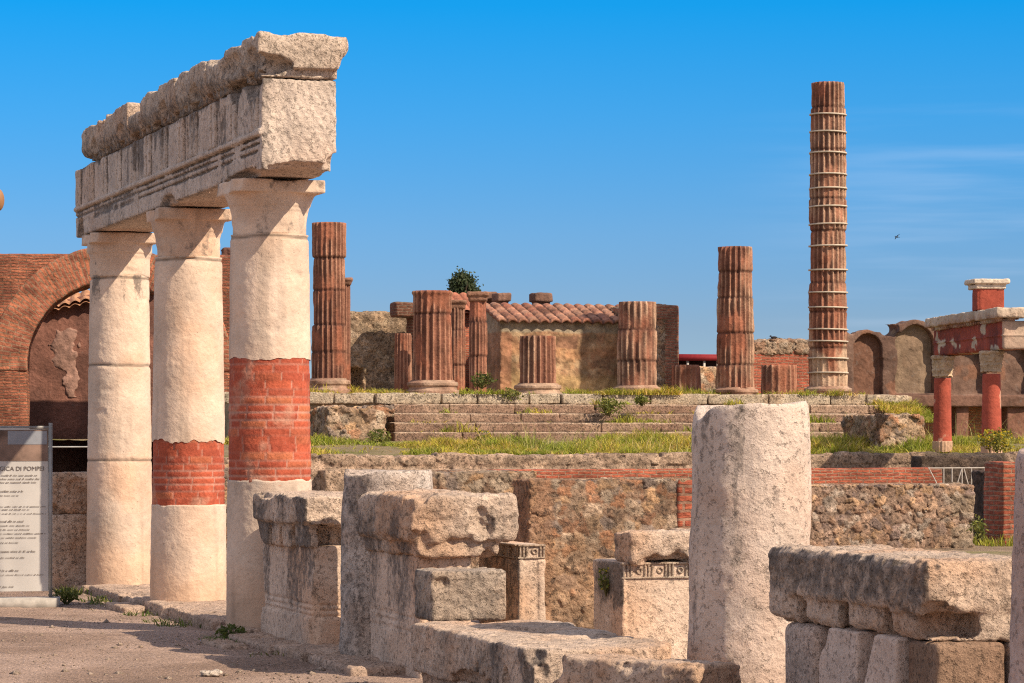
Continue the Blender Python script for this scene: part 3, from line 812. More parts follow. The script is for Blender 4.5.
slab('kerb_stone', 'kerb stone below the streaked pedestal', -4.3, -3.05, -.45, .2, .06, 314, g)
slab('kerb_stone', 'dark sunk kerb stone out in the gravel', -1.7, -.95, -.78, -.57, .03, 315, g)
# blocks behind the banner
Pb = at(52, 30.9)
f = B(0, .62, 0, .55, -.03, .80, .02)
o = fblock('ornate_block', SUB(f, *[B(-.03, .02, q, q + .05, .05, .7) for q in (.1, .25, .4)]), .02, 321, None, Pb, lich_shade=lich_shade_f(51, .15, 0, .06))
tag(o, 'tall pinkish block standing behind the banner, grooved on its flank', 'stone block')
o = fblock('rough_block', SUB(B(-.02, .62, -.02, .55, .80, 1.24, .06), ELL((.0, .0, .82), (.1, .3, .1))), .02, 323, None, Pb, amp=.035, lich_shade=lich_shade_f(53, .2, 0, .12, False))
tag(o, 'rough block lying on top of the tall block behind the banner', 'stone block')

# ================================================================== information banner
M_banner = plain_mat('banner_cloth', (0.50, 0.47, 0.44), .6, 0, .10, 2)
M_steel = plain_mat('galvanised_steel', (0.30, 0.29, 0.28), .5, .4)
M_ink = plain_mat('banner_ink', (0.16, 0.13, 0.11), .7)
M_print = plain_mat('banner_photo_print', (0.20, 0.13, 0.10), .6, 0, .5, 5)
M_sky_print = plain_mat('banner_sky_print', (0.26, 0.27, 0.30), .6, 0, .2, 5)
bz = R(6)
bn = thing('information_banner', 'tall printed information banner in a metal frame with a ruin photograph on top', 'banner', at(50, 28.0), bz)
def gbox(name, prims, mat, par, h=None):
    V, Q = [], []
    for (u0, u1, v0, v1, z0, z1) in prims:
        n = len(V)
        V += [(u0, v0, z0), (u1, v0, z0), (u1, v1, z0), (u0, v1, z0), (u0, v0, z1), (u1, v0, z1), (u1, v1, z1), (u0, v1, z1)]
        Q += [[n + a for a in q] for q in ((3, 2, 1, 0), (4, 5, 6, 7), (0, 1, 5, 4), (1, 2, 6, 5), (2, 3, 7, 6), (3, 0, 4, 7))]
    return place(name, mesh_np(name, V, Q, smooth=False), mat, par)
zt, zb = zof(428, 28), zof(591, 28)
# cloth with soft folds
nx, nz = 60, 60
X, Z = np.meshgrid(np.linspace(-1.12, -.015, nx), np.linspace(zb, zt, nz))
Yc = .018 * np.sin(X * 7 + .6 * Z) + .03 * np.exp(-((X + .45 + .05 * Z) / .10) ** 2) * -1
ix = np.arange(nx * nz).reshape(nz, nx)
q1 = np.stack([ix[:-1, :-1], ix[:-1, 1:], ix[1:, 1:], ix[1:, :-1]], -1).reshape(-1, 4)
Vf = np.stack([X.ravel(), Yc.ravel() - .004, Z.ravel()], -1); Vb = Vf + np.array([0, .006, 0])
place('cloth', mesh_np('cloth', np.concatenate([Vf, Vb]), np.concatenate([q1, q1[:, ::-1] + len(Vf)])), M_banner, bn)
def yat(x, z): return .018 * math.sin(x * 7 + .6 * z) - .03 * math.exp(-((x + .45 + .05 * z) / .10) ** 2) - .004
def patch(name, x0, x1, z0, z1, mat, d=.004, n=20, par=None):
    X, Z = np.meshgrid(np.linspace(x0, x1, n), np.linspace(z0, z1, 8))
    Y = .018 * np.sin(X * 7 + .6 * Z) - .03 * np.exp(-((X + .45 + .05 * Z) / .10) ** 2) - .004 - d
    ix = np.arange(n * 8).reshape(8, n)
    q = np.stack([ix[:-1, :-1], ix[:-1, 1:], ix[1:, 1:], ix[1:, :-1]], -1).reshape(-1, 4)
    return place(name, mesh_np(name, np.stack([X.ravel(), Y.ravel(), Z.ravel()], -1), q), mat, par or bn)
z1 = zof(461, 28)
pr = patch('photo_print', -1.1, -.02, z1, zt - .02, M_print)
patch('photo_sky', -.40, -.03, z1 + .16, zt - .03, M_sky_print, .006, par=pr)
gbox('frame_post', [(-.012, .022, -.012, .022, .02, zt + .05)], M_steel, bn)
gbox('frame_post', [(-1.15, -1.12, -.012, .022, .02, zt + .05)], M_steel, bn)
gbox('top_rail', [(-1.12, -.012, -.01, .02, zt - .01, zt + .02)], M_steel, bn)
gbox('foot', [(-1.25, .09, -.14, .14, -.02, .085)], plain_mat('concrete_foot', (.36, .33, .30), .9, 0, .25, 12), bn)
def wtext(txt, x, z, size, align='RIGHT'):
    cu = bpy.data.curves.new('lettering', 'FONT'); cu.body = txt; cu.size = size; cu.align_x = align; cu.extrude = .001
    tmp = bpy.data.objects.new('tmp', cu); sc.collection.objects.link(tmp)
    me = bpy.data.meshes.new_from_object(tmp.evaluated_get(bpy.context.evaluated_depsgraph_get()))
    bpy.data.objects.remove(tmp)
    for v in me.vertices:
        a_, b_ = v.co.x + x, v.co.y + z
        v.co = Vector((a_, yat(a_, b_) - .004 - v.co.z, b_))
    return place('lettering', me, M_ink, bn)
wtext('SOPRINTENDENZA ARCHEOLOGICA DI POMPEI', -.055, zof(470.5, 28), .058)
rnd = random.Random(5)
for py, x1, wmax, hh in [(476, -.12, .34, .014), (479.5, -.10, .4, .014), (483, -.13, .36, .014), (492, -.26, .3, .018), (496, -.3, .3, .012), (507, -.04, .5, .012), (510, -.2, .4, .012), (514, -.04, .5, .01), (522, -.25, .25, .018), (526, -.2, .5, .012), (530, -.2, .5, .012), (534, -.05, .6, .012), (538, -.12, .5, .012), (543, -.3, .3, .012), (552, -.14, .4, .018), (558, -.25, .3, .012), (571, -.3, .3, .018), (575, -.05, .6, .01), (587, -.35, .2, .014)]:
    z = zof(py, 28); x = x1 - wmax
    V, Q = [], []
    left = rnd.randint(3, 9)
    while x < x1:
        w, h_ = rnd.uniform(.0045, .0085), hh * rnd.choice((.6, .65, .7, 1.0))
        n = len(V)
        for (p, q) in ((x, z), (x + w, z), (x + w, z + h_), (x, z + h_)): V.append((p, yat(p, q) - .007, q))
        Q.append([n, n + 1, n + 2, n + 3]); x += w + .0035; left -= 1
        if left == 0: x += .010; left = rnd.randint(2, 10)
    place('text_line', mesh_np('text_line', V, Q, smooth=False), M_ink, bn)

# thin pole with a round knob, just entering the picture at its border
kp = thing('knobbed_pole', 'rounded brown knob of a thin pole peeping in at the picture border beside the sky', 'pole', at(-3, 9.0), 0)
M_wood = plain_mat('brown_wood', (.30, .15, .07), .6)
zk = zof(200, 9.0)
V, Q, T = lathe(np.linspace(0, zk - .03, 12), np.full(12, .008), 16); place('shaft', mesh_np('shaft', V, Q), M_wood, kp)
zs_ = np.linspace(-.036, .036, 15); V, Q, T = lathe(zs_ + zk, .022 * np.sqrt(np.maximum(1 - (zs_ / .0365) ** 2, 0)) + .001, 20, None, None, False); place('knob', mesh_np('knob', V, Q), M_wood, kp)
# ================================================================== LOW RUINED WALLS IN THE MIDDLE
def wbox(u0, u1, v0, v1, z0, z1, r=.03): return B(u0, u1, v0, v1, z0, z1, r)
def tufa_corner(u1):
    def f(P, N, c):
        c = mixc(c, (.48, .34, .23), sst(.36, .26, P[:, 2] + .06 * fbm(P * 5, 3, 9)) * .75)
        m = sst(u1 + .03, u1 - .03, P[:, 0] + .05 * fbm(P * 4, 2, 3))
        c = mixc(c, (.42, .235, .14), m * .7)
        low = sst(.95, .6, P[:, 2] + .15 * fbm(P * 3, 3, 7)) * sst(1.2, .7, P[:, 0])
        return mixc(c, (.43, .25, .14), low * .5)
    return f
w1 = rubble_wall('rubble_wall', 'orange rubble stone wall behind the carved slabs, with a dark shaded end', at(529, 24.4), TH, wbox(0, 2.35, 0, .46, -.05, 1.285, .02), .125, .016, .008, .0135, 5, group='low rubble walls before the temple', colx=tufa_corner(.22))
w2 = rubble_wall('rubble_wall', 'broad brown rubble wall beyond the notched slab', at(690, 40.4), TH, wbox(0, 4.42, 0, .55, -.05, .915, .03), .155, .03, .02, .018, 8, group='low rubble walls before the temple', stones=[(0.46, 0.30, 0.21), (0.50, 0.32, 0.21), (0.40, 0.27, 0.20), (0.33, 0.23, 0.19), (0.58, 0.36, 0.21), (0.43, 0.26, 0.17), (.54, .42, .33)], mortar=(.34, .23, .165),
                 colx=lambda P, N, c: mixc(c, (.36, .27, .19), sst(4.0, 4.06, P[:, 0]) * (np.mod(P[:, 2], .46) < .30) * .8))
w3 = rubble_wall('rubble_wall', 'short stretch of tan rubble wall between the speckled stump and the orange wall', at(425, 35.5), TH, wbox(0, 1.45, 0, .5, -.05, 1.19, .03), .2, .025, .016, .018, 12, group='low rubble walls before the temple')
w4 = rubble_wall('rubble_wall', 'low rubble wall glimpsed between the brick banded columns', at(196, 34.0), TH, wbox(0, .75, 0, .5, -.05, 1.28, .03), .2, .03, .016, .02, 15, group='low rubble walls before the temple')
def brick_thing(name, label, cat, loc, rz, f, mat, h=.03, amp=.012, seed=1, group=None, lich_shade=0, freq=3):
    o = solid(name, f, h, rock_disp(amp, freq, seed, 4, amp, 2), mat, (1, 1, 1), lich_shade, None, loc, rz, band=.08)
    return tag(o, label, cat, group)
M_darkbrick = brick_mat('dark_brickwork', (.20, .085, .05), (.15, .06, .04), (.2, .13, .09), .1, .3, .02, .03)
brick_thing('brick_pier', 'narrow red brick pier built into the end of the orange rubble wall', 'brick pier', at(676, 24.85), TH, wbox(0, .5, -.05, .3, .80, 1.275, .01), M_brick, .02, .008, 3)
brick_thing('brick_band_wall', 'long low wall of thin red bricks before the grassy terrace', 'brick wall', at(493, 58.0), TH, wbox(0, 9.95, 0, .5, -.05, .895, .02), M_brick, .03, .012, 5)
brick_thing('gate_pier', 'red brick gate pier beside the white metal fence', 'brick pier', at(1003, 42.5), TH, wbox(0, .28, 0, .62, -.05, 1.23, .012), M_brick, .018, .008, 7)

rubble_wall('rubble_wall', 'low wall painted dark as shade behind the white metal fence', at(921, 63.5), TH, wbox(0, 2.0, 0, .5, -.05, 1.12, .03), .3, .03, .03, .035, 18, stones=[(.10, .07, .055), (.13, .09, .065)], mortar=(.07, .05, .04), group='low rubble walls before the temple')  # near-black stones put the shade behind the fence into the colour
rubble_wall('doorway_shade_wall', 'added wall painted as doorway shade, filling the gap between the brown rubble wall and the gate pier', at(984, 44.6), TH, wbox(0, .42, 0, .4, -.05, 1.06, .02), .3, .02, .02, .025, 19, stones=[(.11, .075, .06), (.14, .09, .07)], mortar=(.08, .055, .045))  # added wall, its dark stones standing in for the shaded doorway recess
o = solid('door_step', B(0, .30, 0, .3, -.03, .16, .03), .02, rock_disp(.02, 4, 66), M_rubble, (.42, .30, .21), .05, None, at(987, 43.4), TH)
tag(o, 'low stone step before the dark gap beside the gate pier', 'step')
# white metal fence
M_wmetal = plain_mat('white_painted_metal', (0.46, 0.41, 0.36), .6)
fn = thing('metal_fence', 'white metal fence of bars and diagonals beside the brick gate pier', 'fence', at(928, 60.0), TH)
def bars(name, segs, r, mat, par, sides=6):
    V, Q = [], []
    for p, q in segs:
        p, q = Vector(p), Vector(q); d = (q - p).normalized()
        a = d.orthogonal().normalized(); b = d.cross(a)
        n = len(V)
        for c in (p, q):
            for k in range(sides):
                t = 2 * math.pi * k / sides
                V.append(c + r * (math.cos(t) * a + math.sin(t) * b))
        for k in range(sides):
            k2 = (k + 1) % sides
            Q.append([n + k, n + k2, n + sides + k2, n + sides + k])
    return place(name, mesh_np(name, [tuple(v) for v in V], Q), mat, par)
bars('top_rail', [((0, 0, .90), (1.72, 0, .90))], .012, M_wmetal, fn)
bars('bottom_rail', [((0, 0, .28), (1.72, 0, .28))], .012, M_wmetal, fn)
for u in (.36, .55, .78, 1.0, 1.3): bars('upright', [((u, 0, 0 if u in (.36, 1.3) else .28), (u, 0, .90))], .012, M_wmetal, fn)
for p, q in ((.02, .36), (1.72, 1.32), (.78, .58), (.82, 1.0)): bars('brace', [((p, 0, .90), (q, 0, .30))], .011, M_wmetal, fn)
# rail beside the arch wall
rl = thing('handrail', 'thin grey metal handrail beside the stacked blocks and the banner', 'railing', at(48, 48.0), TH)
bars('top_rail', [((0, 0, zof(447, 48)), (.75, 0, zof(447, 48)))], .014, M_steel, rl)
for u in (.05, .74): bars('upright', [((u, 0, 0), (u, 0, zof(447, 48)))], .012, M_steel, rl)

# ================================================================== TERRACE AND TEMPLE
T0 = (3.75, 87.0)
def tw(u, v, z=0.0): return (T0[0] + u * U2[0] + v * V2[0], T0[1] + u * U2[1] + v * V2[1], z)
GR = (.30, .225, .13)
def terr_z(P): return 1.0 + .36 * sst(-11.4, -3.5, P[:, 1]) + .03 * fbm(P * .8, 3, 2)
o = sheet('terrace', -15.4, 32, -12.1, 45, 300, 220, terr_z, lambda P: mixc(GR, (.20, .19, .05), sst(-.2, .3, fbm(P * .7, 4, 4))), M_ground, (T0[0], T0[1], 0), TH)
def rw_shade(P, N, c):  # shaded stretch of the wall painted dark
    m = sst(3.3, 3.5, P[:, 0]) * sst(5.9, 5.7, P[:, 0])
    return mixc(c, (.075, .06, .045), m * .85)
RW = UN(wbox(-16, 14, 0, 1.0, -.05, 1.02, .03), wbox(-13, -6.9, -.5, .4, -.05, .72, .04), *[wbox(u, u + .95, -.03, .6, .80, 1.05 + .06 * _h(np.int64(int(u * 7)), np.int64(0), np.int64(0), 3), .04) for u in np.arange(-15, 13, 1.0)])
rubble_wall('retaining_wall', 'long low stone retaining wall holding up the grassy terrace', tw(0, -12.4), TH, RW, .42, .035, .03, .045, 21, stones=[(.50, .35, .25), (.55, .38, .27), (.43, .30, .21), (.52, .37, .26)], mortar=(.32, .22, .155), colx=rw_shade, cat='retaining wall')
# podium with steps
pod = thing('temple_podium', 'temple podium with broad stone steps and a pale edge course', 'podium', tw(0, 0), TH)
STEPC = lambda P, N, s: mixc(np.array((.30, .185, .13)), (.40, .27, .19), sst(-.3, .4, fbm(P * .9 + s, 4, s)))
solid('core', UN(wbox(-11.5, 8.6, -1.05, 13.5, .5, 2.72, .02), wbox(-4, 8.59, 13, 30, .5, 2.715, .02)), .12, rock_disp(.02, 1, 3), M_far, (.33, .25, .16), 0, pod, band=.15)
rs_ = random.Random(3)
def course(name, u0, u1, v0, v1, z0, z1, seed, lmin, lmax, amp, colf, gap=.012, h=.032, lich_shade=.1, jit=0.03):
    prims = []; u = u0
    while u < u1 - .1:
        w = min(rs_.uniform(lmin, lmax), u1 - u)
        prims.append(B(u + gap, u + w - gap, v0 + rs_.uniform(-jit, jit), v1, z0, z1 - rs_.uniform(0, .012), .02)); u += w
    return solid(name, UN(*prims), h, rock_disp(amp, 2.2, seed, 5, amp, 1.3), M_rubble, colf, lich_shade, pod, band=amp * 2 + .05)
course('edge_course', -13.5, 8.4, -1.25, -.6, 2.43, 2.755, 41, .9, 2.2, .03, lambda P, N: mixc((.52, .42, .31), (.46, .33, .22), sst(-.1, .4, fbm(P * 1.3, 4, 5))), .02, .035, lambda P, N: .22 * sst(0, .4, fbm(P * 2, 3, 8)))
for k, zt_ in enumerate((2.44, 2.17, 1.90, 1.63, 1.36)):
    course('step', -8.05 - .1 * k, 7.5 - [0, .2, .55, .3, .9][k], -1.62 - .36 * k, -1.0 - .30 * k, zt_ - .42, zt_, 50 + k, 1.1, 2.6, .022, lambda P, N, k=k, zt_=zt_: mixc(mixc(STEPC(P, N, 3 + k), (.58, .43, .31), sst(zt_ - .055, zt_ - .02, P[:, 2] + .02 * fbm(P * 3, 3, k)) * .8), (.10, .065, .045), sst(zt_ - .225, zt_ - .26, P[:, 2] + .035 * fbm(P * 2.5, 3, k + 5)) * .75), lich_shade=.06)  # sunlit tread edges and gap shadows painted into the step colour
# flat stones at the foot of the steps
for k, (px, py, w, d) in enumerate([(395, 446, 1.3, .5), (420, 449, 1.6, .5), (404, 453, 2.0, .6), (430, 456, 1.5, .5)]):
    Zp = 81.5 - k * 1.3
    o = solid('flat_step_stone', B(-w / 2, w / 2, -.4, .4, 0, .28, .05), .04, rock_disp(.05, 2, 61 + k), M_rubble, lambda P, N: STEPC(P, N, 9) * 1.15, .05, None, at(px, Zp, zof(py, Zp) - .27), TH)
    tag(o, 'flat worn stone on the grass at the foot of the temple steps', 'stone', 'worn stones at the foot of the temple steps')
def flank_stones(P, N, c): return mixc(c, (.46, .34, .24), sst(-.1, .4, fbm(P * .8, 3, 3)) * .35)
rubble_wall('flank_wall', 'rugged stair flank of brown stones at the end nearer the brick arch', at(327, 81.0), TH, UN(wbox(0, 1.72, 0, 4.6, .8, 2.28, .06), wbox(.0, .6, 0, 1.2, 1.5, 2.36, .08), wbox(1.2, 2.0, .1, 2, 2.05, 2.36, .06)), .34, .06, .06, .04, 31, colx=flank_stones, group='stair flanks of the temple')
rubble_wall('flank_wall', 'stair flank of rounded brown stones at the end nearer the red columns', at(880, 80.5), TH, wbox(0, 1.4, 0, 2.6, .8, 2.12, .06), .30, .06, .04, .04, 33, colx=flank_stones, group='stair flanks of the temple')
o = rubble_wall('dark_block', 'dark block sunk in the grass before the steps', at(437, 75.6), TH, wbox(0, 1.35, 0, .6, .7, 1.07, .05), .4, .03, .04, .04, 35, stones=[(.09, .075, .05), (.12, .09, .06)], mortar=(.06, .05, .04), cat='stone block')  # block coloured much darker than the stones around it

# fluted temple columns
TB = np.array([.27, .115, .07]); TL = np.array([.54, .38, .26]); TD = np.array([.13, .055, .04])
def fluted(name, label, px, Z, zb, zt, d_low, d_up, seed, joints=(), nf=20, light=.3, base=None, cap=None, group=None, straps=(), erode=.5, rim=False, tilt=0):
    loc = at(px, Z, zb); H = zt - zb
    e = thing(name, label, 'column', loc, 0, group)
    js = sorted([j - zb for j in joints]); edges = [0.0] + js + [H]
    dz = .05
    zs = np.arange(0, H + .001, dz * .7); zs[-1] = H
    nt = 8 * nf
    rs = d_low / 2 + (d_up - d_low) / 2 * (zs / H)
    dr_id = np.searchsorted(np.array(js), zs) if js else np.zeros(len(zs), int)
    ph = np.array([_h(np.int64(k), np.int64(seed), np.int64(1), 4) for k in range(len(edges))])
    rj = np.array([(_h(np.int64(k), np.int64(seed), np.int64(2), 4) - .5) * .05 for k in range(len(edges))])
    sp = d_low / 1.2
    info = {}
    def drf(T, Zg, P):
        did = np.repeat(dr_id[:, None], nt, 1)
        f = np.mod(T * nf / (2 * math.pi) + ph[did] * .45, 1.0)
        fl = 1 - (2 * f - 1) ** 2
        fid = np.floor(T * nf / (2 * math.pi) + ph[did] * .45)
        er = sst(.0, .38, fbm(P * np.array([2.2, 2.2, 1.1]) + seed, 4, seed) + (erode - .5))
        d = -.085 * sp * fl * (1 - .65 * er) + rj[did] * sp * (len(js) > 0) - .03 * sp * er + .018 * sp * fbm(P * 3.5 + seed, 4, seed + 3)
        for j in js: d = d - .028 * sp * np.exp(-((Zg - j) / .03) ** 2)
        d = d - .05 * sp * sst(H - .08, H, Zg) * sst(0, .5, fbm(P * 3, 3, seed + 8))
        if rim: d = d + .05 * np.exp(-((Zg - H + .05) / .07) ** 2)
        info['f'], info['e'], info['id'] = fl, er, fid
        return d
    V, Q, T = lathe(zs, rs, nt, drf)
    pad = len(V) - info['f'].size
    fl = np.concatenate([info['f'].ravel(), np.zeros(pad)]); er = np.concatenate([info['e'].ravel(), np.ones(pad)])
    n = fbm(V * 1.1 + seed, 4, seed + 30)
    c = mixc(TB, TD, sst(-.1, .5, n) * .6)
    dk_ = np.concatenate([(.78 + .5 * ph[dr_id])[:, None].repeat(nt, 1).ravel(), np.ones(pad)])
    c = c * dk_[:, None]
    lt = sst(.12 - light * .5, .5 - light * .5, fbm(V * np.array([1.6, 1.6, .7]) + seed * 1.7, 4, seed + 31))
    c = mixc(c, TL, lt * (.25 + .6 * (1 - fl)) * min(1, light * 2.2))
    c = mixc(c, (.52, .30, .20), sst(.45, .05, fl) * (1 - er) * (.45 + .4 * sst(-.2, .4, fbm(V * 2.1 + seed, 3, seed + 40))))  # highlights along the arrises painted into the colour
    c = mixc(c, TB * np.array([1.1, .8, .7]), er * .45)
    c = mixc(c, TD * .8, .6 * sst(.3, .9, fl) * (1 - er))  # shade inside the flutes painted darker
    if straps: c = mixc(c, TL * 1.02, sst(.9, .5, V[:, 2] / H * 4.2) * lt * .8)
    for j in js: c = mixc(c, TD * .5, .7 * np.exp(-((V[:, 2] - j) / .045) ** 2))
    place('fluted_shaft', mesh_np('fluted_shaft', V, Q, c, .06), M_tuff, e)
    if base:
        bd, bh = base
        zs2 = np.linspace(-bh, 0.02, 26); q = (zs2 + bh) / bh
        prof = np.interp(q, [0, .02, .28, .34, .36, .52, .60, .64, .86, .92, .94, 1.0], [bd, bd * 1.02, bd * 1.02, bd, bd * .93, bd * .90, bd * .91, bd * .97, bd * .97, bd * .92, bd * .84, bd * .82]) / 2
        V, Q, T = lathe(zs2, prof, 72, lambda T, Zg, P: .03 * fbm(P * 3 + seed, 4, seed + 50) - .09 * sst(.3, .5, fbm(P * 1.7 + seed, 3, seed + 51)))
        place('moulded_base', mesh_np('moulded_base', V, Q, mixc((.40, .27, .19), (.33, .19, .13), sst(-.3, .3, fbm(V * 2, 3, seed))), .12), M_tuff, e)
    if cap:
        cw, ch_ = cap
        f = UN(B(-cw / 2, cw / 2, -cw / 2, cw / 2, H + ch_ * .45, H + ch_, .03), B(-cw * .42, cw * .42, -cw * .42, cw * .42, H - .05, H + ch_ * .6, .05))
        solid('capital', f, .04, rock_disp(.04, 3, seed), M_tuff, (.25, .13, .085), .1, e)
    for z in straps:
        n_ = 40; rr = d_low / 2 + (d_up - d_low) / 2 * ((z - zb) / H) + .022
        Vs, Qs = [], []
        for k in range(n_):
            t = 2 * math.pi * k / n_
            for (r_, zz) in ((rr - .06, -.022), (rr + .006, -.022), (rr + .006, .022), (rr - .06, .022)):
                Vs.append((r_ * math.cos(t), r_ * math.sin(t), z - zb + zz + .012 * math.sin(t + z)))
            for m in range(4):
                a_, b_ = k * 4 + m, k * 4 + (m + 1) % 4
                c_, d_ = ((k + 1) % n_) * 4 + (m + 1) % 4, ((k + 1) % n_) * 4 + m
                Qs.append([a_, d_, c_, b_])
        place('metal_strap', mesh_np('metal_strap', Vs, Qs), M_strap, e)
    return e
M_strap = plain_mat('pale_metal_strap', (.50, .42, .33), .6, 0, .2)
def front(k, **kw):
    p = tw(-9.45 + 3.15 * k, 0)
    return p
gF, gB = 'fluted columns along the temple front', 'slender fluted columns inside the temple'
def tcol(label, px, Z, yt, yb, wl_, wu, seed, jy=(), base=None, straps=(), **kw):
    m = Z / FPX
    fluted('temple_column', label, px, Z, zof(yb, Z), zof(yt, Z), wl_ * m, wu * m, seed, [zof(y, Z) for y in jy], base=(base[0] * m, (base[1]) * m) if base else None, straps=[zof(y, Z) for y in straps], **kw)
tcol('reddish fluted column of five drums, partly hidden by the tall brick banded column', 329, 84.1, 223, 379, 35, 34, 401, (258, 290.5, 325, 352), (44, 15), light=.12, group=gF)
tcol('stout fluted column with a projecting rim around its top', 432.5, 84.9, 291, 381, 44, 40, 403, (314,), (53, 14), light=.3, group=gF, rim=True, nf=18)
tcol('short fluted stump before the plastered hut wall', 537.5, 86.0, 336, 384, 38, 37, 405, (), (49, 13), light=.35, group=gF, nf=18)
tcol('pale fluted column of three drums before the hut corner', 637, 87.0, 302, 386, 39, 39.5, 407, (330, 361), (50, 13), light=.95, group=gF, nf=18, erode=.6)
tcol('eroded fluted column of five drums, half the height of the strapped one', 735.3, 88.0, 247, 388, 39.5, 36, 409, (272, 298, 333, 365), (48, 13), light=.5, group=gF, erode=.75)
tcol('tallest fluted column, bound with pale metal straps all the way up', 828, 89.0, 83, 387, 39.5, 35, 411, (108, 150, 199, 231, 283, 312, 348), (49, 13), light=.6, group=gF, erode=.62,
     straps=(115, 132.5, 153.5, 175, 189, 207, 224.5, 246, 270, 292.5, 307.5, 329.5, 341.5, 358.5, 373))
tcol('thin dark fluted stump before the rubble back wall', 403, 93.5, 333.5, 392, 19, 17, 421, (), None, light=.2, group=gB, nf=14)
tcol('thin fluted column with a small cap, close beside the rimmed column', 457, 92.0, 308, 392, 18, 16.5, 423, (330, 365), None, light=.2, group=gB, nf=14, cap=(19 * .0317, 8 * .0317))
tcol('slender dark fluted column with a broad cap before the hut side wall', 478, 90.5, 300, 392, 19, 18, 425, (322, 356), None, light=.22, group=gB, nf=14, cap=(22 * .0312, 8 * .0312))
tcol('low dark fluted stump between the hut and the eroded column', 686, 91.5, 365, 396, 31, 30, 427, (), None, light=.25, group=gB, nf=16)
tcol('low striped fluted stump beside the strapped column', 779, 91.5, 365, 396, 37, 36, 429, (), None, light=.3, group=gB, nf=16)
tcol('thin capped column half hidden behind the five drum column', 344, 93.0, 284, 392, 14, 13, 431, (), None, light=.1, group=gB, nf=12, cap=(17 * .032, 6 * .032))

# hut with tiled roof built on the temple
M_ochre = stone_mat('ochre_plaster', s1=.8, s2=9, var=(.65, 1.3), fine=(.75, 1.25), bump=.04, lsc=2)
hut = thing('tiled_hut', 'plastered hut with a sloping red tile roof on the temple podium', 'hut', tw(-2.28, 6.3, 2.7), TH)
W0, W1, HZ = 0.0, 4.6, 2.52
DW = rubble_disp(.28, .02, .025, 61)
def hutc(P, N):
    c = rubble_col(P, DW, [(.44, .26, .14), (.38, .21, .12), (.47, .32, .19), (.30, .17, .10)], (.42, .28, .16))
    n = fbm(P * 1.3, 4, 5)
    c = mixc(c, (.50, .33, .16), sst(1.15, .75, P[:, 2] + .5 * n) * .9)
    c = mixc(c, (.40, .20, .10), sst(2.05, 1.5, P[:, 2] + .3 * n) * sst(1.3, 1.5, P[:, 2] + .3 * n) * .6)
    c = mixc(c, (.38, .31, .22), sst(2.08, 2.14, P[:, 2] + .06 * n) * .95)
    c = mixc(c, (.40, .19, .11), sst(.42, .36, P[:, 0] + .05 * n) * sst(2.1, 2.05, P[:, 2]) * .8)
    sb = np.maximum(np.abs((P[:, 0] - 2.25) / .36), np.abs((P[:, 2] - 1.78) / .20)) + .12 * fbm(P * 5, 2, 2)
    c = mixc(c, (.25, .13, .08), sst(1.05, .92, sb) * .9)
    c = c * (.62 + .42 * sst(-.35, .35, fbm(P * 2.6, 5, 15)))[:, None]
    return mixc(c, (.24, .19, .14), sst(.4, .9, -N[:, 0]) * .4)  # left side wall painted darker for its shaded face
solid('wall', CUT(B(W0, W1, 0, 1.5, 0, 3.1, .02), PL((0, -.30, 1), 2.36)), .045, DW, M_ochre, hutc, lambda P, N: .1 * sst(2.1, 2.4, P[:, 2]), hut, band=.15)
# barrel tile roof, really corrugated
nu, nvv = 260, 60
Ug, Vg = np.meshgrid(np.linspace(-.12, W1 + .1, nu), np.linspace(-.22, 1.75, nvv))
tile = np.abs(np.cos(math.pi * Ug / .36)) ** .8
rowi = np.floor(Vg / .36); fr_ = Vg / .36 - rowi
Zr = 2.50 + .30 * Vg + .10 * tile - .05 * fr_ + .015 * vnoise(np.stack([np.floor(Ug / .36 + .5), rowi, 0 * Ug], -1) * 3.7, 4) + .04
Vr = np.stack([Ug.ravel(), Vg.ravel(), Zr.ravel()], -1); Vl = Vr - np.array([0, 0, .10])
ix = np.arange(nu * nvv).reshape(nvv, nu)
q = np.stack([ix[:-1, :-1], ix[:-1, 1:], ix[1:, 1:], ix[1:, :-1]], -1).reshape(-1, 4); nn = len(Vr)
rim = np.concatenate([ix[0], ix[1:, -1], ix[-1, ::-1][1:], ix[::-1, 0][1:-1]])
rq = np.stack([np.roll(rim, -1), rim, rim + nn, np.roll(rim, -1) + nn], -1)
hid = _h(np.floor(Ug / .36 + .5).astype(np.int64), rowi.astype(np.int64), np.zeros(Ug.shape, np.int64), 8).ravel()
tcx = mixc((.36, .14, .09), (.46, .25, .17), hid); tcx = mixc((.12, .06, .045), tcx * .8, sst(.25, .6, tile.ravel())); tcx = mixc(tcx, (.16, .075, .05), sst(.75, 1, (hid * 7) % 1) * .8)
tcx = tcx * (.6 + .4 * sst(.02, .35, tile.ravel()))[:, None] if False else tcx
place('tile_roof', mesh_np('tile_roof', np.concatenate([Vr, Vl]), np.concatenate([q, q[:, ::-1] + nn, rq]), np.concatenate([tcx, tcx]), .05), M_tuff, hut)
# anta: brick and rubble wall end next to the hut
DA = rubble_disp(.26, .03, .025, 71)
an = thing('temple_anta', 'ruined rubble wall end with a red brick edge beside the tiled hut', 'wall', tw(1.85, 4.7, 2.7), TH)
solid('rubble_core', wbox(0, 1.02, .02, 2.8, 0, 2.98, .03), .04, DA, M_rubble, lambda P, N: rubble_col(P, DA, STN, MORT), .1, an)
o = solid('brick_edge', UN(wbox(.88, 1.36, 0, 2.7, 0, 2.9, .02), wbox(0.02, 1.36, -.015, 2.7, 2.5, 2.96, .04)), .035, rock_disp(.02, 2, 5), M_dull, (1, 1, 1), 0, an)
bars('roof_beam', [((1.2, 1.0, 2.78), (1.62, .9, 2.52))], .06, plain_mat('old_timber', (.16, .06, .045), .8), an)
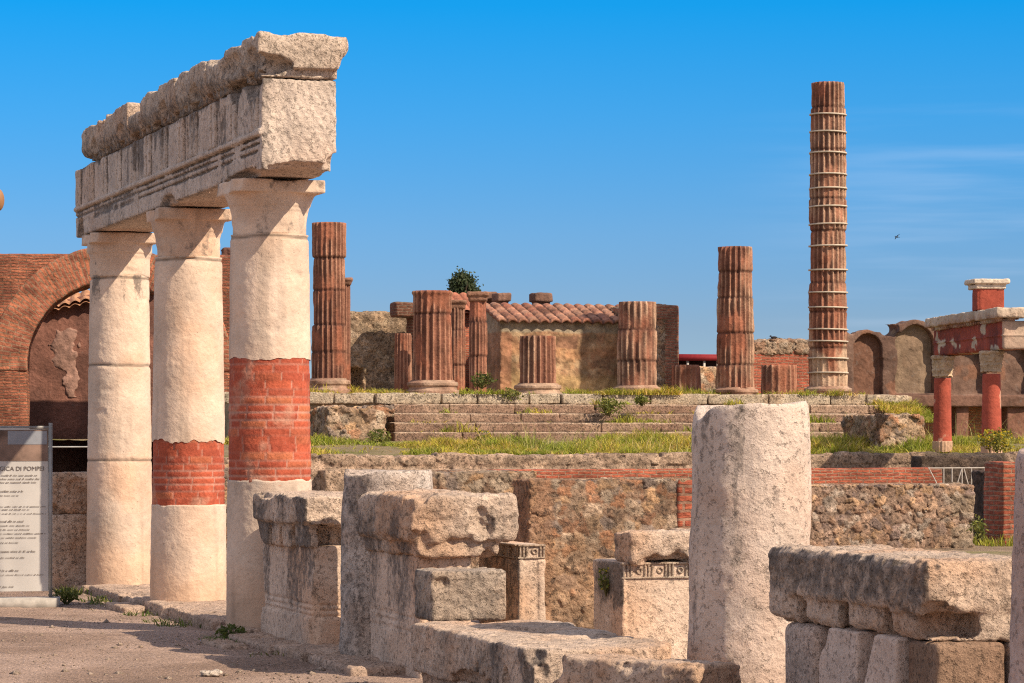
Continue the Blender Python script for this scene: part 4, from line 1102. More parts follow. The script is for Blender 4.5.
# pillars with worn caps behind the hut
for k, (px, yt, w) in enumerate(((501.5, 293, 13), (541, 293, 20), (488, 292, 10))):
    Zp = 95.2 + .3 * k; m = Zp / FPX
    hz = zof(yt, Zp) - 2.7; cw = max(w * m, .5)
    f = UN(B(-cw * .38, cw * .38, -.2, .2, 0, hz - .2, .03), CUT(B(-cw / 2, cw / 2, -.3, .3, hz - .30, hz, .05)))
    o = solid('capped_pillar', f, .04, rock_disp(.04, 3, 500 + k), M_tuff, (.22, .12, .085), .25, None, at(px, Zp, 2.7), TH)
    tag(o, ['worn pillar cap showing over the hut roof at its gable end', 'broad worn pillar cap showing over the middle of the hut roof', 'narrow pillar top between the slender capped column and the hut'][k], 'pillar', 'capped pillars behind the hut')
# back wall and cella remains
bw = rubble_wall('back_wall', 'coursed rubble back wall with a small dark opening', at(340, 98.0, 2.7), TH, SUB(wbox(0, 2.75, 0, .9, 0, 3.0, .12), B(.26, .82, -.5, .6, .3, 1.08), ELL((2.7, 0, 3.1), (.5, 1.5, .4))), .3, .04, .05, .045, 81, stones=[(.40, .29, .19), (.44, .30, .19), (.34, .24, .16), (.46, .34, .24)], mortar=(.30, .21, .14))
brick_thing('cella_wall', 'dark brick wall behind the slender fluted columns', 'brick wall', at(412, 97.2, 2.7), TH, UN(wbox(0, 2.9, 0, .7, 0, 2.95, .04), wbox(-.6, .95, -.1, .7, 2.75, 3.27, .08)), M_darkbrick, .05, .03, 9)
rf = thing('tiled_lean_to', 'small patch of red roof tiles behind the thin capped columns', 'roof', at(449, 96.3, 0), TH)
zr0, zr1 = zof(312, 96.3), zof(295, 98)
Ug, Vg = np.meshgrid(np.linspace(0, 1.3, 80), np.linspace(-.1, 1.3, 30))
Zr = zr0 + (zr1 - zr0) * (Vg + .1) / 1.4 + .08 * np.abs(np.cos(math.pi * Ug / .3)) ** .7
Vr = np.stack([Ug.ravel(), Vg.ravel(), Zr.ravel()], -1)
ix = np.arange(2400).reshape(30, 80)
q = np.stack([ix[:-1, :-1], ix[:-1, 1:], ix[1:, 1:], ix[1:, :-1]], -1).reshape(-1, 4)
place('tile_roof', mesh_np('tile_roof', np.concatenate([Vr, Vr - [0, 0, .1]]), np.concatenate([q, q[:, ::-1] + 2400]), (.40, .15, .09), .05), M_tuff, rf)
gbox('wall', [(.05, 1.25, .3, 1.2, 2.7, zr0 + .1)], M_far_w if 'M_far_w' in globals() else M_brick, rf)

# ================================================================== BRICK ARCH AT THE SIDE OF THE TEMPLE
az = R(8)
aw = thing('brick_arch_wall', 'high red brick wall with a wide round arch beside the temple', 'brick wall', at(112, 95.0), az)
AR, AS, ATOP = 2.75, 3.80, 7.45
f = SUB(B(-7, 4.5, 0, 2.9, -.1, ATOP, .04), CYL((0, AS), AR, 1, -1, 4), B(-AR, AR, -1, 4, -1, AS))
# CYL with axis 1 uses coordinates (u, z)
solid('wall', f, .06, rock_disp(.05, 1.5, 7, 5, .04, .8), M_arch, (1, 1, 1), 0, aw, band=.2)
# voussoir ring: radial brick
def vous_mat():
    m, t, b = newmat('arch_voussoir_brick')
    vec, ob = coords(t)
    sp = nd(t, 'ShaderNodeSeparateXYZ', {0: ob})
    z_ = nd(t, 'ShaderNodeMath', {0: sp.outputs[2], 1: AS}, operation='SUBTRACT').outputs[0]
    an_ = nd(t, 'ShaderNodeMath', {0: z_, 1: sp.outputs[0]}, operation='ARCTAN2').outputs[0]
    w = noise(t, vec, 1.5, 4)
    a2 = add(t, mul(t, an_, 3.3), mul(t, w, .15))
    r_ = nd(t, 'ShaderNodeVectorMath', {0: nd(t, 'ShaderNodeCombineXYZ', {0: z_, 1: sp.outputs[0]}).outputs[0]}, operation='LENGTH').outputs['Value']
    bt = nd(t, 'ShaderNodeTexBrick', {'Vector': nd(t, 'ShaderNodeCombineXYZ', {0: r_, 1: a2}).outputs[0], 'Color1': (.46, .16, .085, 1), 'Color2': (.26, .09, .055, 1), 'Mortar': (.28, .16, .10, 1), 'Scale': 1.0, 'Mortar Size': .022, 'Brick Width': .55, 'Row Height': .13})
    n1 = rng_(t, noise(t, vec, 2.5, 8, .7), .3, .7, .4, 1.5)
    g = nd(t, 'ShaderNodeCombineColor', {0: n1, 1: n1, 2: n1}).outputs[0]
    t.links.new(mixn(t, 1.0, bt.outputs[0], g, 'MULTIPLY'), b.inputs['Base Color'])
    hg = add(t, mul(t, bt.outputs[1], -1), noise(t, vec, 9, 6))
    bp = nd(t, 'ShaderNodeBump', {'Height': hg, 'Strength': .9, 'Distance': .06}); t.links.new(bp.outputs[0], b.inputs['Normal'])
    b.inputs['Roughness'].default_value = .92
    return m
f = CUT(SUB(CYL((0, AS), AR + 1.15, 1, -.05, .5), CYL((0, AS), AR - .01, 1, -1, 4)), PL((0, 0, -1), -AS + .2))
solid('arch_ring', f, .05, rock_disp(.05, 2, 17), vous_mat(), (1, 1, 1), 0, aw, band=.2)
iw = thing('plastered_house', 'dark red plastered house seen through the brick arch', 'house', at(12, 101.0), az)
ihz = zof(304, 101)
def inc(P, N):
    c = mixc((.24, .11, .08), (.17, .08, .06), sst(-.2, .3, fbm(P * 1.1, 4, 5)))
    return mixc(c, (.22, .13, .09), sst(.2, .5, fbm(P * np.array([1, 1, .4]), 4, 9)) * .6)
solid('wall', CUT(B(0, 7.5, 0, .6, -.1, 8, .02), PL((-.22, 0, 1), ihz - .15 - .22)), .06, rock_disp(.03, 2, 19), M_far, inc, .05, iw, band=.1)
pc = ELL((.85, -.0, 4.3), (.55, .06, 1.15))
pcx = place('plaster_patch', None, None) if False else None
solid('plaster_patch', UN(ELL((1.70, 0.0, 4.35), (.42, .05, .75)), ELL((2.0, 0.0, 3.85), (.33, .05, .85)), ELL((1.95, 0, 4.75), (.22, .05, .5))), .035, lambda P: .05 * fbm(P * 3, 4, 5), M_far, (.31, .18, .14), 0, iw, band=.2)
Ug, Vg = np.meshgrid(np.linspace(-.2, 7.4, 240), np.linspace(-.35, .7, 20))
Zr = ihz - .12 - .22 + .22 * Ug + .35 * Vg + .10 * np.abs(np.cos(math.pi * Ug / .36))
Vr = np.stack([Ug.ravel(), Vg.ravel(), Zr.ravel()], -1); ix = np.arange(4800).reshape(20, 240)
q = np.stack([ix[:-1, :-1], ix[:-1, 1:], ix[1:, 1:], ix[1:, :-1]], -1).reshape(-1, 4)
place('tile_roof', mesh_np('tile_roof', np.concatenate([Vr, Vr - [0, 0, .12]]), np.concatenate([q, q[:, ::-1] + 4800]), (.44, .22, .12), .05), M_tuff, iw)
# small ruin lump on the wall
o = solid('masonry_lump', B(-.25, .25, -.3, .3, -.02, .36, .08), .04, rock_disp(.06, 4, 23), M_tuff, (.15, .07, .05), .2, None, at(229, 97.5, ATOP - .02), az)
tag(o, 'dark lump of masonry left on top of the high brick wall', 'masonry')

# ================================================================== RIGHT SIDE BEYOND THE TEMPLE
# awning far away
aw2 = thing('red_awning', 'long dark red awning on pale posts far behind the temple', 'awning', at(676, 130.0, 0), TH)
m = 130 / FPX
M_red = plain_mat('dark_red_canvas', (.22, .015, .02), .7)
gbox('canopy', [(0, 3.6, 0, 3, zof(359, 130), zof(354, 130)), (-.05, 3.65, -.05, .0, zof(360.5, 130), zof(355, 130))], M_red, aw2)
gbox('back_panel', [(.1, 3.5, 2.6, 2.7, 1.0, zof(358, 130))], plain_mat('dark_timber', (.06, .03, .035), .8), aw2)
for u in (.55, 1.35, 2.0, 2.75): gbox('post', [(u, u + .09, .05, .14, 1.0, zof(359, 130))], M_wmetal, aw2)
rubble_wall('rubble_wall', 'far low rubble wall under the dark red awning', at(690, 112.0, 1.0), TH, wbox(-1.5, 2.4, 0, .6, 0, zof(366, 112) - 1.0, .05), .35, .04, .04, .06, 91, group='low rubble walls before the temple')
# brick ruin
br = thing('brick_ruin', 'low red brick ruin with a crumbling rubble top beside the strapped column', 'ruin', at(752, 104.0, 2.6), TH)
zt_ = zof(350, 104) - 2.6
solid('brick_face', wbox(0, 2.3, 0, 1.0, -.1, zt_, .03), .045, rock_disp(.03, 2, 29), brick_mat('ruin_brick', (.46, .12, .07), (.30, .085, .05), (.34, .18, .12), .11, .36, .02, .04), (1, 1, 1), 0, br)
DD = rubble_disp(.28, .05, .06, 95)
f = UN(CUT(B(-.05, 2.35, -.06, 1.05, zt_ - .18, zt_ + .42, .10), PL((-.28, 0, 1), zt_ + .15)), ELL((1.55, .5, zt_ + .2), (.8, .5, .25)))
solid('rubble_top', f, .04, DD, M_rubble, lambda P, N: rubble_col(P, DD, [(.40, .27, .18), (.34, .2, .13), (.44, .33, .24)], MORT), .1, br)
# vaulted wall
vw = thing('niched_wall', 'dark plastered wall with two blind arches behind the red columns', 'wall', at(840, 112.0, 1.0), TH)
mm = 112 / FPX
def uX(px): # local u of a pixel column on the wall face
    a_ = (px - 512) / FPX; x0 = (840 - 512) * 112 / FPX
    return (a_ * 112 - x0) / (U2[0] - a_ * U2[1])
zz = lambda py: zof(py, 113) - 1.0
c1u, c2u = uX(868), uX(916)
UPZ = zz(396)
r1, r2 = .78, .98
up = UN(wbox(0, uX(894), 0, .9, UPZ - .2, zz(332), .05), wbox(uX(890), uX(1080), 0, .9, UPZ - .2, zz(324), .05), CYL((c1u, zz(330) - r1), r1, 1, -.0, .9), CYL((c2u, zz(320) - r2), r2, 1, -.0, .9), wbox(c2u + 2.2, c2u + 3.6, .02, .9, UPZ, zz(318), .15))
n1 = UN(CYL((c1u, zz(330) - r1), r1 - .16, 1, -.5, .30), B(c1u - r1 + .16, c1u + r1 - .16, -.5, .30, UPZ + .05, zz(330) - r1))
n2 = UN(CYL((c2u, zz(320) - r2), r2 - .18, 1, -.5, .34), B(c2u - r2 + .18, c2u + r2 - .18, -.5, .34, UPZ + .1, zz(320) - r2))
n3 = [UN(CYL((c2u + q, zz(345) - .75), .75, 1, -.5, .34), B(c2u + q - .75, c2u + q + .75, -.5, .34, UPZ + .1, zz(345) - .75)) for q in (2.3, 4.3)]
up = SUB(up, n1, n2, *n3, ELL((uX(890), .4, zz(329)), (.45, 1, .3)), ELL((uX(852), .4, zz(327)), (.3, 1, .3)), ELL((c2u + 1.6, .4, zz(322)), (.5, 1, .28)))
def vwc(P, N):
    c = mixc((.105, .06, .045), (.185, .11, .08), sst(-.3, .35, fbm(P * 1.1, 5, 3)))
    c = mixc(c, (.26, .12, .07), sst(.15, .4, fbm(P * 1.7 + 5, 4, 13)) * .6)
    inside = ((np.abs(P[:, 0] - c2u) < r2 - .17) & (P[:, 1] > .2) & (N[:, 1] < -.3))
    c = mixc(c, (.25, .175, .115), inside * (.75 + .25 * fbm(P * np.array([3, 1, .5]), 3, 4)))
    ins1 = ((np.abs(P[:, 0] - c1u) < r1 - .15) & (P[:, 1] > .15) & (N[:, 1] < -.3))
    return mixc(c, (.17, .08, .05), ins1 * .8)
solid('upper_wall', up, .04, rock_disp(.05, 2.2, 41, 6, .05, 1.2), M_far, vwc, .12, vw, band=.12)
solid('ledge', wbox(uX(893), uX(1080), -.35, .5, UPZ - .42, UPZ + .04, .04), .05, rock_disp(.04, 2, 43), M_far, (.16, .085, .06), .1, vw)
for a_, b_ in ((840, 862), (884, 893), (955, 968), (1006, 1030)): solid('pier', wbox(uX(a_), uX(b_), -.1, .6, -.2, UPZ - .15, .03), .05, rock_disp(.03, 2, 45), M_far, (.19, .09, .06), .1, vw)
solid('lower_wall', wbox(0, uX(1080), .75, 1.3, -.2, UPZ - .1, .02), .06, rock_disp(.03, 2, 47), brick_mat('orange_lower_brick', (.50, .19, .085), (.40, .15, .07), (.42, .24, .13), .12, .4, .02, .03), (1, 1, 1), 0, vw)

# red colonnade
M_redpl = stone_mat('red_plaster', s1=1.5, s2=12, var=(.75, 1.2), fine=(.85, 1.15), bump=.02, lsc=4)
RED = np.array([.37, .08, .05]); CRM = np.array([.60, .47, .34])
def redcol(label, px, Z, yb, yt, w, seed, yb2, ycap):
    m = Z / FPX
    e = thing('red_column', label, 'column', at(px, Z, zof(yb, Z)), 0, 'red plastered columns of the portico')
    zb_, h1, h2 = zof(yb, Z), zof(yb2, Z) - zof(yb, Z), zof(yt, Z) - zof(yb, Z)
    V, Q, T = lathe(np.linspace(0, h1, 14), np.full(14, w * m / 2 * 1.04), 64, lambda T, Zg, P: .012 * np.cos(18 * T) + .01 * fbm(P * 6, 3, seed))
    place('fluted_foot', mesh_np('fluted_foot', V, Q, (.52, .33, .22), .05), M_redpl, e)
    zs = np.arange(h1, h2, .05)
    V, Q, T = lathe(zs, w * m / 2 * (1 - .10 * (zs - h1) / (h2 - h1)), 64, lambda T, Zg, P: .008 * fbm(P * 4, 4, seed))
    pch = sst(.30, .42, fbm(V * 3.3 + seed, 4, seed + 2))
    place('shaft', mesh_np('shaft', V, Q, mixc(np.broadcast_to(RED, V.shape), (.56, .34, .24), pch * .8), .03), M_redpl, e)
    hc = zof(ycap, Z) - zof(yt, Z); r0 = w * m / 2
    def f(P):
        rr = np.sqrt(P[..., 0] ** 2 + P[..., 1] ** 2); z = (P[..., 2] - h2) / hc
        t = np.arctan2(P[..., 1], P[..., 0])
        prof = r0 * np.interp(z, [0, .05, .1, .35, .4, .7, .85], [.95, 1.02, .92, 1.08, .98, 1.18, 1.1]) * (1 + .06 * np.cos(8 * t))
        d = np.maximum((rr - prof) * .7, np.maximum(h2 - P[..., 2], P[..., 2] - (h2 + .9 * hc)))
        return np.minimum(d, B(-r0 * 1.12, r0 * 1.12, -r0 * 1.12, r0 * 1.12, h2 + .84 * hc, h2 + hc, .02)(P))
    f.bb = (np.array([-r0 * 1.5, -r0 * 1.5, h2]), np.array([r0 * 1.5, r0 * 1.5, h2 + hc]))
    solid('carved_capital', f, .02, rock_disp(.03, 7, seed), M_far, (.50, .37, .25), .1, e)
redcol('red plastered column with a carved capital, farther from the picture border', 942.5, 78.5, 452, 377, 18.5, 601, 441, 356)
redcol('red plastered column with a carved capital and yellow weeds at its foot', 991.5, 73.5, 453, 372, 20, 603, 441, 351)
ea, eb = np.array(at(934, 79.6)[:2]), np.array(at(1004, 72.6)[:2])
ang = math.atan2(*(eb - ea)[::-1])               # u runs from the far end to the near corner
Lr = float(np.linalg.norm(eb - ea))
pe = thing('portico_entablature', 'red and white painted entablature over the red columns', 'entablature', (ea[0], ea[1], 0), ang)
zl, zm_, zh = zof(355.5, 78.8), zof(331, 79.6), zof(318.5, 79.6)
def pc_(P, N):
    c = mixc(RED * .85, RED * np.array([.5, .6, .7]), sst(-.2, .4, fbm(P * 2.2, 4, 8)))
    pt = sst(.34, .40, fbm(P * np.array([1.1, 1.1, 1.8]) + 4.3, 3, 14))
    c = mixc(c, (.52, .42, .32), pt)
    return mixc(c, (.56, .44, .33), sst(Lr - .12, Lr - .05, P[:, 0]) * sst(.1, -.05, P[:, 1] * 0))
f = UN(B(0, Lr, 0, .62, zl, zm_ + .02, .015), B(-.02, Lr + .02, -.03, .65, zl + .34, zl + .40, .01), B(Lr - .62, Lr, .1, 2.8, zl, zm_, .015))
f = UN(B(0, Lr, -.02, .6, zl, zm_ + .02, .015), B(-.02, Lr + .03, -.06, .6, zl + .33, zl + .38, .01), B(Lr - .62, Lr - .002, .1, 3.0, zl + .002, zm_, .015))
solid('architrave', f, .035, rock_disp(.012, 3, 51), M_redpl, pc_, .06, pe, band=.06)
dent = [B(u, u + .10, -.14, .3, zm_ + .0, zm_ + .10, .005) for u in np.arange(.3, Lr, .2)]
f = UN(CUT(B(-.10, Lr + .22, -.24, .6, zm_ + .09, zh, .02), PL((0, -.7, -.7), .12 - .7 * (zm_ - .05))), CUT(B(Lr - .6, Lr + .22, -.24, 3.0, zm_ + .09, zh - .01, .02), PL((.7, 0, -.7), .7 * (Lr + .02) - .7 * (zm_ - .05))), *dent)
solid('cornice', f, .03, rock_disp(.025, 4, 53, 5, .03, 2), M_far, lambda P, N: mixc((.48, .38, .29), (.33, .16, .11), sst(-.25, .2, fbm(P * 1.5, 3, 5)) * sst(zh - .02, zm_, P[:, 2]) * .8), .1, pe, band=.09)
ps = thing('crowning_pedestal', 'red brick pedestal with a white moulded top on the portico entablature', 'pedestal', at(988, 74.6, zh + .012), ang)
hp = zof(280, 74.6) - zh
solid('red_body', UN(B(-.42, .32, -.30, .34, 0, hp * .72, .01), B(-.18, .30, -.37, .3, 0, hp * .72, .01)), .025, rock_disp(.012, 3, 57), M_redpl, lambda P, N: mixc(np.broadcast_to(RED * .9, P.shape), (.5, .3, .2), sst(.3, .4, fbm(P * 3, 3, 4)) * .7), .05, ps)
solid('moulded_top', UN(B(-.46, .36, -.41, .38, hp * .68, hp * .84, .02), B(-.54, .44, -.49, .46, hp * .84, hp, .03)), .025, rock_disp(.015, 5, 59), M_far, (.58, .48, .38), .08, ps)

# ================================================================== PLANTS
prng = np.random.default_rng(11)
def blades(n, pts, hmin, hmax, w, lean, cols, seed):
    """n bent grass blades at ground points pts"""
    r = np.random.default_rng(seed)
    h = r.uniform(hmin, hmax, n); a = r.uniform(0, 2 * math.pi, n); b = r.uniform(0, 2 * math.pi, n)
    dx, dy = np.cos(a) * w / 2, np.sin(a) * w / 2
    ln = r.uniform(.1, lean, n) * h
    o = np.zeros_like(pts)
    base1 = pts + np.stack([dx, dy, 0 * dx], -1); base2 = pts - np.stack([dx, dy, 0 * dx], -1)
    mid = pts + np.stack([np.cos(b) * ln * .35, np.sin(b) * ln * .35, h * .6], -1)
    m1, m2 = mid + np.stack([dx, dy, 0 * dx], -1) * .7, mid - np.stack([dx, dy, 0 * dx], -1) * .7
    tip = pts + np.stack([np.cos(b) * ln, np.sin(b) * ln, h], -1)
    t1, t2 = tip + np.stack([dx, dy, 0 * dx], -1) * .1, tip - np.stack([dx, dy, 0 * dx], -1) * .1
    V = np.stack([base1, base2, m2, m1, t2, t1], 1).reshape(-1, 3)
    k = np.arange(n)[:, None] * 6
    Q = np.concatenate([k + np.array([[0, 1, 2, 3]]), k + np.array([[3, 2, 4, 5]])])
    c = np.array(cols)[r.integers(0, len(cols), n)] * r.uniform(.7, 1.3, n)[:, None]
    return V, Q, np.repeat(c, 6, 0)
GC = [(.46, .41, .05), (.54, .46, .07), (.34, .33, .04), (.56, .44, .15), (.48, .43, .05), (.24, .24, .04), (.52, .36, .12)]
def grass(name, n, u0, u1, v0, v1, z, hmin, hmax, seed, frame=(T0, TH), dens=(-.1, .3), w=.03, cols=GC, fr=.35, edge=None):
    r = np.random.default_rng(seed)
    p = np.stack([r.uniform(u0, u1, n * 3), r.uniform(v0, v1, n * 3), np.zeros(n * 3)], -1)
    d = fbm(p * fr * np.array([1, 1.6, 1]) + seed, 4, seed)
    keep = r.uniform(0, 1, n * 3) < sst(dens[0], dens[1], d)
    if edge is not None: keep &= edge(p)
    p = p[keep][:n]
    d = d[keep][:n]
    p[:, 2] = z(p) if callable(z) else z
    V, Q, c = blades(len(p), p, hmin, hmax, w, 1.3, cols, seed)
    hv = sst(-.3, .3, fbm(p * .9, 4, seed + 5))
    c = c * mixc((.66, .84, .65), (1.12, 1.05, 1.1), hv).repeat(6, 0)
    sc_ = (.5 + .55 * sst(-.3, .5, fbm(p * 1.7 + 9, 3, seed + 3))) * (.55 + .9 * sst(dens[0], dens[1] + .25, d))
    V[:, 2] = p[:, 2].repeat(6) + (V[:, 2] - p[:, 2].repeat(6)) * sc_.repeat(6)
    o = place(name, mesh_np(name, V, Q, c), M_leaf, None, (frame[0][0], frame[0][1], 0), frame[1])
    return tag(o, kind='stuff')
grass('grass', 30000, -8.0, 6.6, -12.0, -5.0, terr_z, .08, .36, 3, dens=(-.28, .3), fr=.7, edge=lambda p: (p[:, 0] > -6.9) | (p[:, 1] > -8))
grass('grass', 900, -8.0, 12, -12.0, -5.0, terr_z, .35, .75, 23, dens=(-.2, .3), w=.016, cols=[(.5, .42, .16), (.4, .36, .08), (.55, .45, .2)])
grass('grass', 9000, -14, -6.6, -11.5, -5.0, terr_z, .08, .28, 4, dens=(-.1, .25))
grass('grass', 12000, 5.0, 14.0, -12.0, -3.0, terr_z, .08, .24, 5, dens=(-.2, .25))
grass('grass', 7000, -10.4, 7.6, -.95, 2.2, 2.72, .08, .28, 6, dens=(.05, .4), w=.03, fr=.6)
grass('grass', 1800, -8, 7.4, -1.35, -1.0, 2.72, .1, .3, 7, dens=(.05, .3), w=.03)
for k, zt_ in enumerate((2.43, 2.16, 1.89, 1.62)):
    grass('grass', 500, -8, 7, -1.62 - .36 * k, -1.4 - .36 * k, zt_, .06, .26, 8 + k, dens=(.1, .32), fr=.8)
grass('grass', 3500, 6.2, 8.6, -3.4, -1.2, lambda p: 1.9 + .5 * sst(-3.2, -1.3, p[:, 1]) , .08, .25, 14, dens=(-.1, .2))
grass('grass', 2500, 0, 1.6, -.2, 2.0, .0, .04, .14, 15, frame=(at(985, 42.3)[:2], TH), dens=(-.3, .2), w=.015)
# weeds along the row of slabs
grass('grass', 900, -.75, -.35, -2.5, 8.2, .0, .03, .10, 16, frame=(tuple(RO), TH), dens=(.05, .3), w=.012, fr=1.2, cols=[(.10, .14, .03), (.16, .18, .04), (.22, .2, .06)])
def shrub(label, px, py, Z, w, h, seed, cols, n=500, flowers=0, cat='shrub', leaf=.05):
    r = np.random.default_rng(seed)
    e = thing('weed_shrub', label, cat, at(px, Z, zof(py, Z)), 0)
    d = r.normal(size=(n, 3)); d /= np.linalg.norm(d, axis=1)[:, None]
    p = d * (r.uniform(0, 1, n) ** .45)[:, None] * np.array([w / 2, w / 2, h / 2])
    p *= (1 + .45 * fbm(d * 2.3, 3, seed))[:, None]; p[:, 2] += h / 2
    p[:, 2] = np.maximum(p[:, 2], .02)
    a = r.normal(size=(n, 3)); a /= np.linalg.norm(a, axis=1)[:, None]
    b = np.cross(a, r.normal(size=(n, 3))); b /= np.linalg.norm(b, axis=1)[:, None]
    s = leaf * r.uniform(.6, 1.4, n)[:, None]
    V = np.stack([p - a * s, p + b * s * .4, p + a * s, p - b * s * .4], 1).reshape(-1, 3)
    c = np.array(cols)[r.integers(0, len(cols), n)] * r.uniform(.7, 1.3, n)[:, None]
    place('foliage', mesh_np('foliage', V, np.arange(4 * n).reshape(-1, 4), np.repeat(c, 4, 0), smooth=False), M_leaf, e)
    st_ = [((0, 0, -.03), (float(q[0]), float(q[1]), float(q[2]))) for q in p[:14]]
    bars('stem', st_, .008 * (Z / 80 + .3), M_stem, e, 4)
    if flowers:
        q = p[r.integers(0, n, flowers)] * np.array([1, 1, 1.05]); 
        V = np.stack([q + np.array(o_) * leaf * .55 for o_ in ((-1, 0, 0), (0, -.6, -.8), (1, 0, 0), (0, -.4, .9))], 1).reshape(-1, 3)
        place('blossoms', mesh_np('blossoms', V, np.arange(4 * flowers).reshape(-1, 4), (.60, .45, .02), smooth=False), M_leaf, e)
    return e
M_stem = plain_mat('green_stem', (.10, .09, .03), .8)
G1 = [(.14, .16, .035), (.20, .21, .04), (.10, .12, .03), (.26, .25, .06)]
shrub('green weed clump growing at the foot of the stair flank near the arch', 379, 450, 79.5, .75, .62, 1, G1)
shrub('leafy weed sprouting from the temple steps below the rimmed column', 446, 441, 83.6, .6, .7, 2, G1)
shrub('weed with leafy stems on the step edge below the hut', 609, 415, 84.2, .75, .5, 3, G1)
shrub('yellow green bush on the podium edge before the short fluted stump', 508, 402, 84.6, .8, .40, 4, G1)
shrub('yellow flowering weed in the tall terrace grass', 484, 450, 80, .55, .55, 5, G1, 300, 60)
shrub('bushy yellow flowering weed at the foot of the red column by the border', 997, 452, 72.4, 1.0, .6, 6, [(.24, .23, .04), (.30, .27, .05), (.16, .16, .03)], 700, 140)
shrub('fine green weed in front of the pale three drum column', 642, 405, 84.5, .5, .3, 7, G1, 250)
shrub('yellow flowered weed hanging by the carved slab under the boulder', 606, 592, 19.75, .13, .17, 8, G1, 110, 14, leaf=.016)
shrub('small green weed at the foot of the tall brick banded column', 232, 640, 23.6, .26, .12, 10, [(.09, .12, .03), (.15, .17, .04)], 260, leaf=.022)
shrub('small green weed beside the concrete foot of the banner', 66, 602, 28.3, .3, .14, 11, [(.12, .14, .03), (.2, .2, .05)], 260, leaf=.025)
shrub('dark green plant between the thin capped columns and the hut', 482, 388, 89.6, .8, .5, 12, [(.07, .09, .025), (.12, .14, .03)], 400)
shrub('small weed at the corner of the brown rubble wall by the gate pier', 978, 540, 41.2, .3, .35, 13, G1, 220, leaf=.03)
# distant tree
tr = thing('tree', 'dark rounded tree rising far behind the temple', 'tree', at(463, 150.0, 1.0), 0)
zt_, zb_ = zof(273, 150) - 1, zof(300, 150) - 1
bars('trunk', [((0, 0, 0), (.1, 0, zb_ + .2))], .16, plain_mat('bark', (.08, .055, .04), .9), tr, 8)
bars('branch', [((.08, 0, zb_ - .5), (x_, y_, z_)) for x_, y_, z_ in ((-.5, .2, zb_ + .5), (.6, .1, zb_ + .3), (.2, -.4, zb_ + .9), (-.1, .3, zb_ + 1.0))], .05, bpy.data.materials['bark'], tr, 6)
r = np.random.default_rng(8)
cl = np.array([(-.35, 0, .35), (.25, 0, .45), (.55, .1, .05), (-.55, .1, -.1), (0, -.1, .75), (-.1, 0, 1.05), (.3, .2, .85), (.75, 0, -.25), (-.1, .2, .0), (-.45, .1, .7)]) * np.array([.85, .85, .75])
ci = r.integers(0, len(cl), 5000)
p = cl[ci] * np.array([1.05, 1, 1.0]) + r.normal(size=(5000, 3)) * .17
p[:, 2] += zb_ + .35
a_ = r.normal(size=(5000, 3)); a_ /= np.linalg.norm(a_, axis=1)[:, None]
b_ = np.cross(a_, r.normal(size=(5000, 3))); b_ /= np.linalg.norm(b_, axis=1)[:, None]
V = np.stack([p - a_ * .08, p + b_ * .05, p + a_ * .08, p - b_ * .05], 1).reshape(-1, 3)
c = np.array([(.05, .075, .035), (.08, .105, .045), (.11, .125, .06)])[r.integers(0, 3, 5000)]
place('crown', mesh_np('crown', V, np.arange(20000).reshape(-1, 4), np.repeat(c, 4, 0), smooth=False), M_leaf, tr)

# ================================================================== SMALL THINGS
# pebbles on the path
r = np.random.default_rng(9)
n = 9000
pp = np.stack([r.uniform(-5.5, .3, n), r.uniform(18.5, 31, n), np.zeros(n)], -1)
side = (pp[:, 0] - RO[0]) * U2[0] + (pp[:, 1] - RO[1]) * U2[1]
pp = pp[(side < -.4) & (r.uniform(0, 1, n) < .35 + .65 * sst(-1.3, -.5, side))]; n = len(pp)
octa = np.array([(1, 0, 0), (0, 1, 0), (-1, 0, 0), (0, -1, 0), (0, 0, 1), (0, 0, -1)], float)
sz = np.minimum(r.pareto(2.2, n) * .006 + .005, .045)
Vp = pp[:, None, :] + octa[None] * sz[:, None, None] * r.uniform(.6, 1.3, (n, 6, 1)) * np.array([1, 1, .6])
k = np.arange(n)[:, None] * 6
tri = np.array([(0, 1, 4), (1, 2, 4), (2, 3, 4), (3, 0, 4), (1, 0, 5), (2, 1, 5), (3, 2, 5), (0, 3, 5)])
Tp = (k[:, None, :] + tri[None]).reshape(-1, 3) if False else (k[:, :, None] + tri[None]).reshape(-1, 3)
cp = mixc((.34, .25, .18), (.55, .42, .33), r.uniform(0, 1, n)).repeat(6, 0)
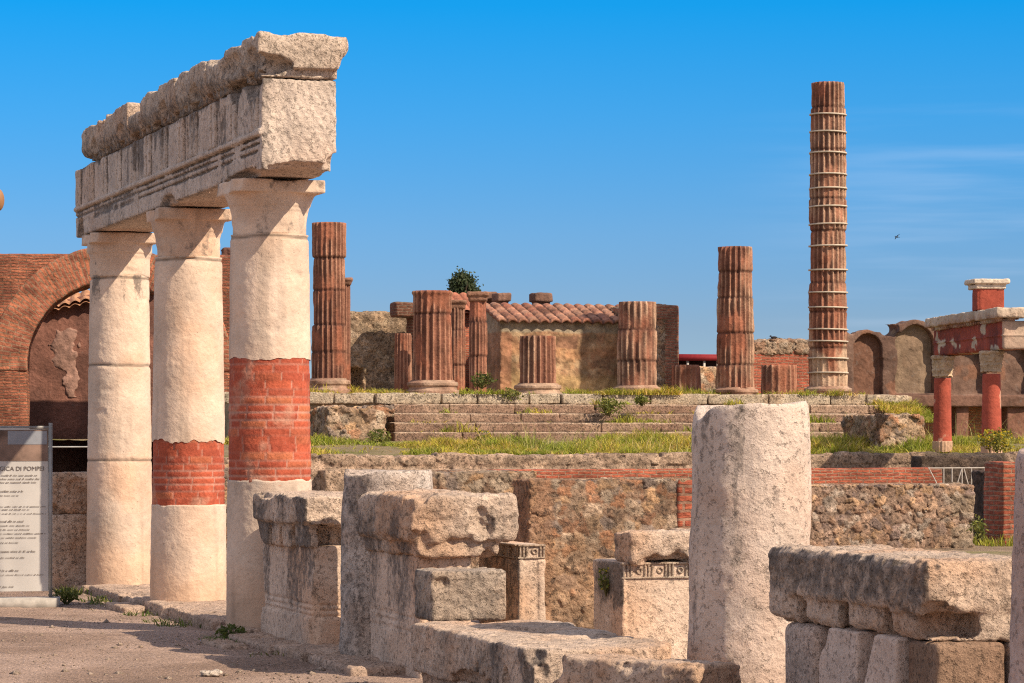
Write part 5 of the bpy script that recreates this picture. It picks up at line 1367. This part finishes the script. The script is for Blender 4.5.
tag(place('gravel', mesh_np('gravel', Vp.reshape(-1, 3), Tp, cp, 0.0), M_ground), kind='stuff')
o = solid('pale_chip', B(-.07, .07, -.05, .05, 0, .035, .015), .008, rock_disp(.02, 12, 5), M_marble, (.62, .52, .43), 0, None, at(211, 20.1), R(20))
tag(o, 'pale stone chip lying on the shaded gravel', 'stone chip')
# birds
M_bird = plain_mat('dark_feathers', (.035, .03, .03), .7)
def bird(name, label, loc, s, rz, flying):
    e_ = []
    def ell(c, r_, nu=10, nv=8):
        V, Q = [], []
        for i in range(nv + 1):
            ph = math.pi * i / nv - math.pi / 2
            for j in range(nu):
                t = 2 * math.pi * j / nu
                V.append((c[0] + r_[0] * math.cos(ph) * math.cos(t), c[1] + r_[1] * math.cos(ph) * math.sin(t), c[2] + r_[2] * math.sin(ph)))
        for i in range(nv):
            for j in range(nu):
                Q.append([i * nu + j, i * nu + (j + 1) % nu, (i + 1) * nu + (j + 1) % nu, (i + 1) * nu + j])
        return V, Q
    parts = [ell((0, 0, 0), (.16, .06, .065)), ell((.16, 0, .07), (.05, .04, .04)), ell((-.2, 0, -.02), (.11, .035, .015)), ell((.22, 0, .065), (.03, .01, .01))]
    if flying:
        for sg in (-1, 1): parts += [ell((.02, sg * .17, .05), (.06, .15, .012)), ell((-.02, sg * .38, .03), (.045, .13, .01))]
    else:
        parts += [ell((.02, .025, -.09), (.01, .01, .05)), ell((.02, -.025, -.09), (.01, .01, .05)), ell((-.03, .055, .005), (.13, .02, .045)), ell((-.03, -.055, .005), (.13, .02, .045))]
    V, Q = [], []
    for v, q in parts:
        n = len(V); V += v; Q += [[n + a for a in x] for x in q]
    V = np.array(V) * s
    o = place(name, mesh_np(name, V, Q), M_bird, None, loc, rz)
    if flying: o.rotation_euler = (R(25), 0, rz)
    return tag(o, label, 'bird')
bird('flying_bird', 'tiny dark bird flying in the blue sky', at(897, 120.0, zof(237, 120)), .45, R(200), True)
bird('perched_bird', 'dark bird perched on the crumbling brick ruin', at(774, 104.6, zof(339.5, 104.6) + .07), .75, R(180), False)
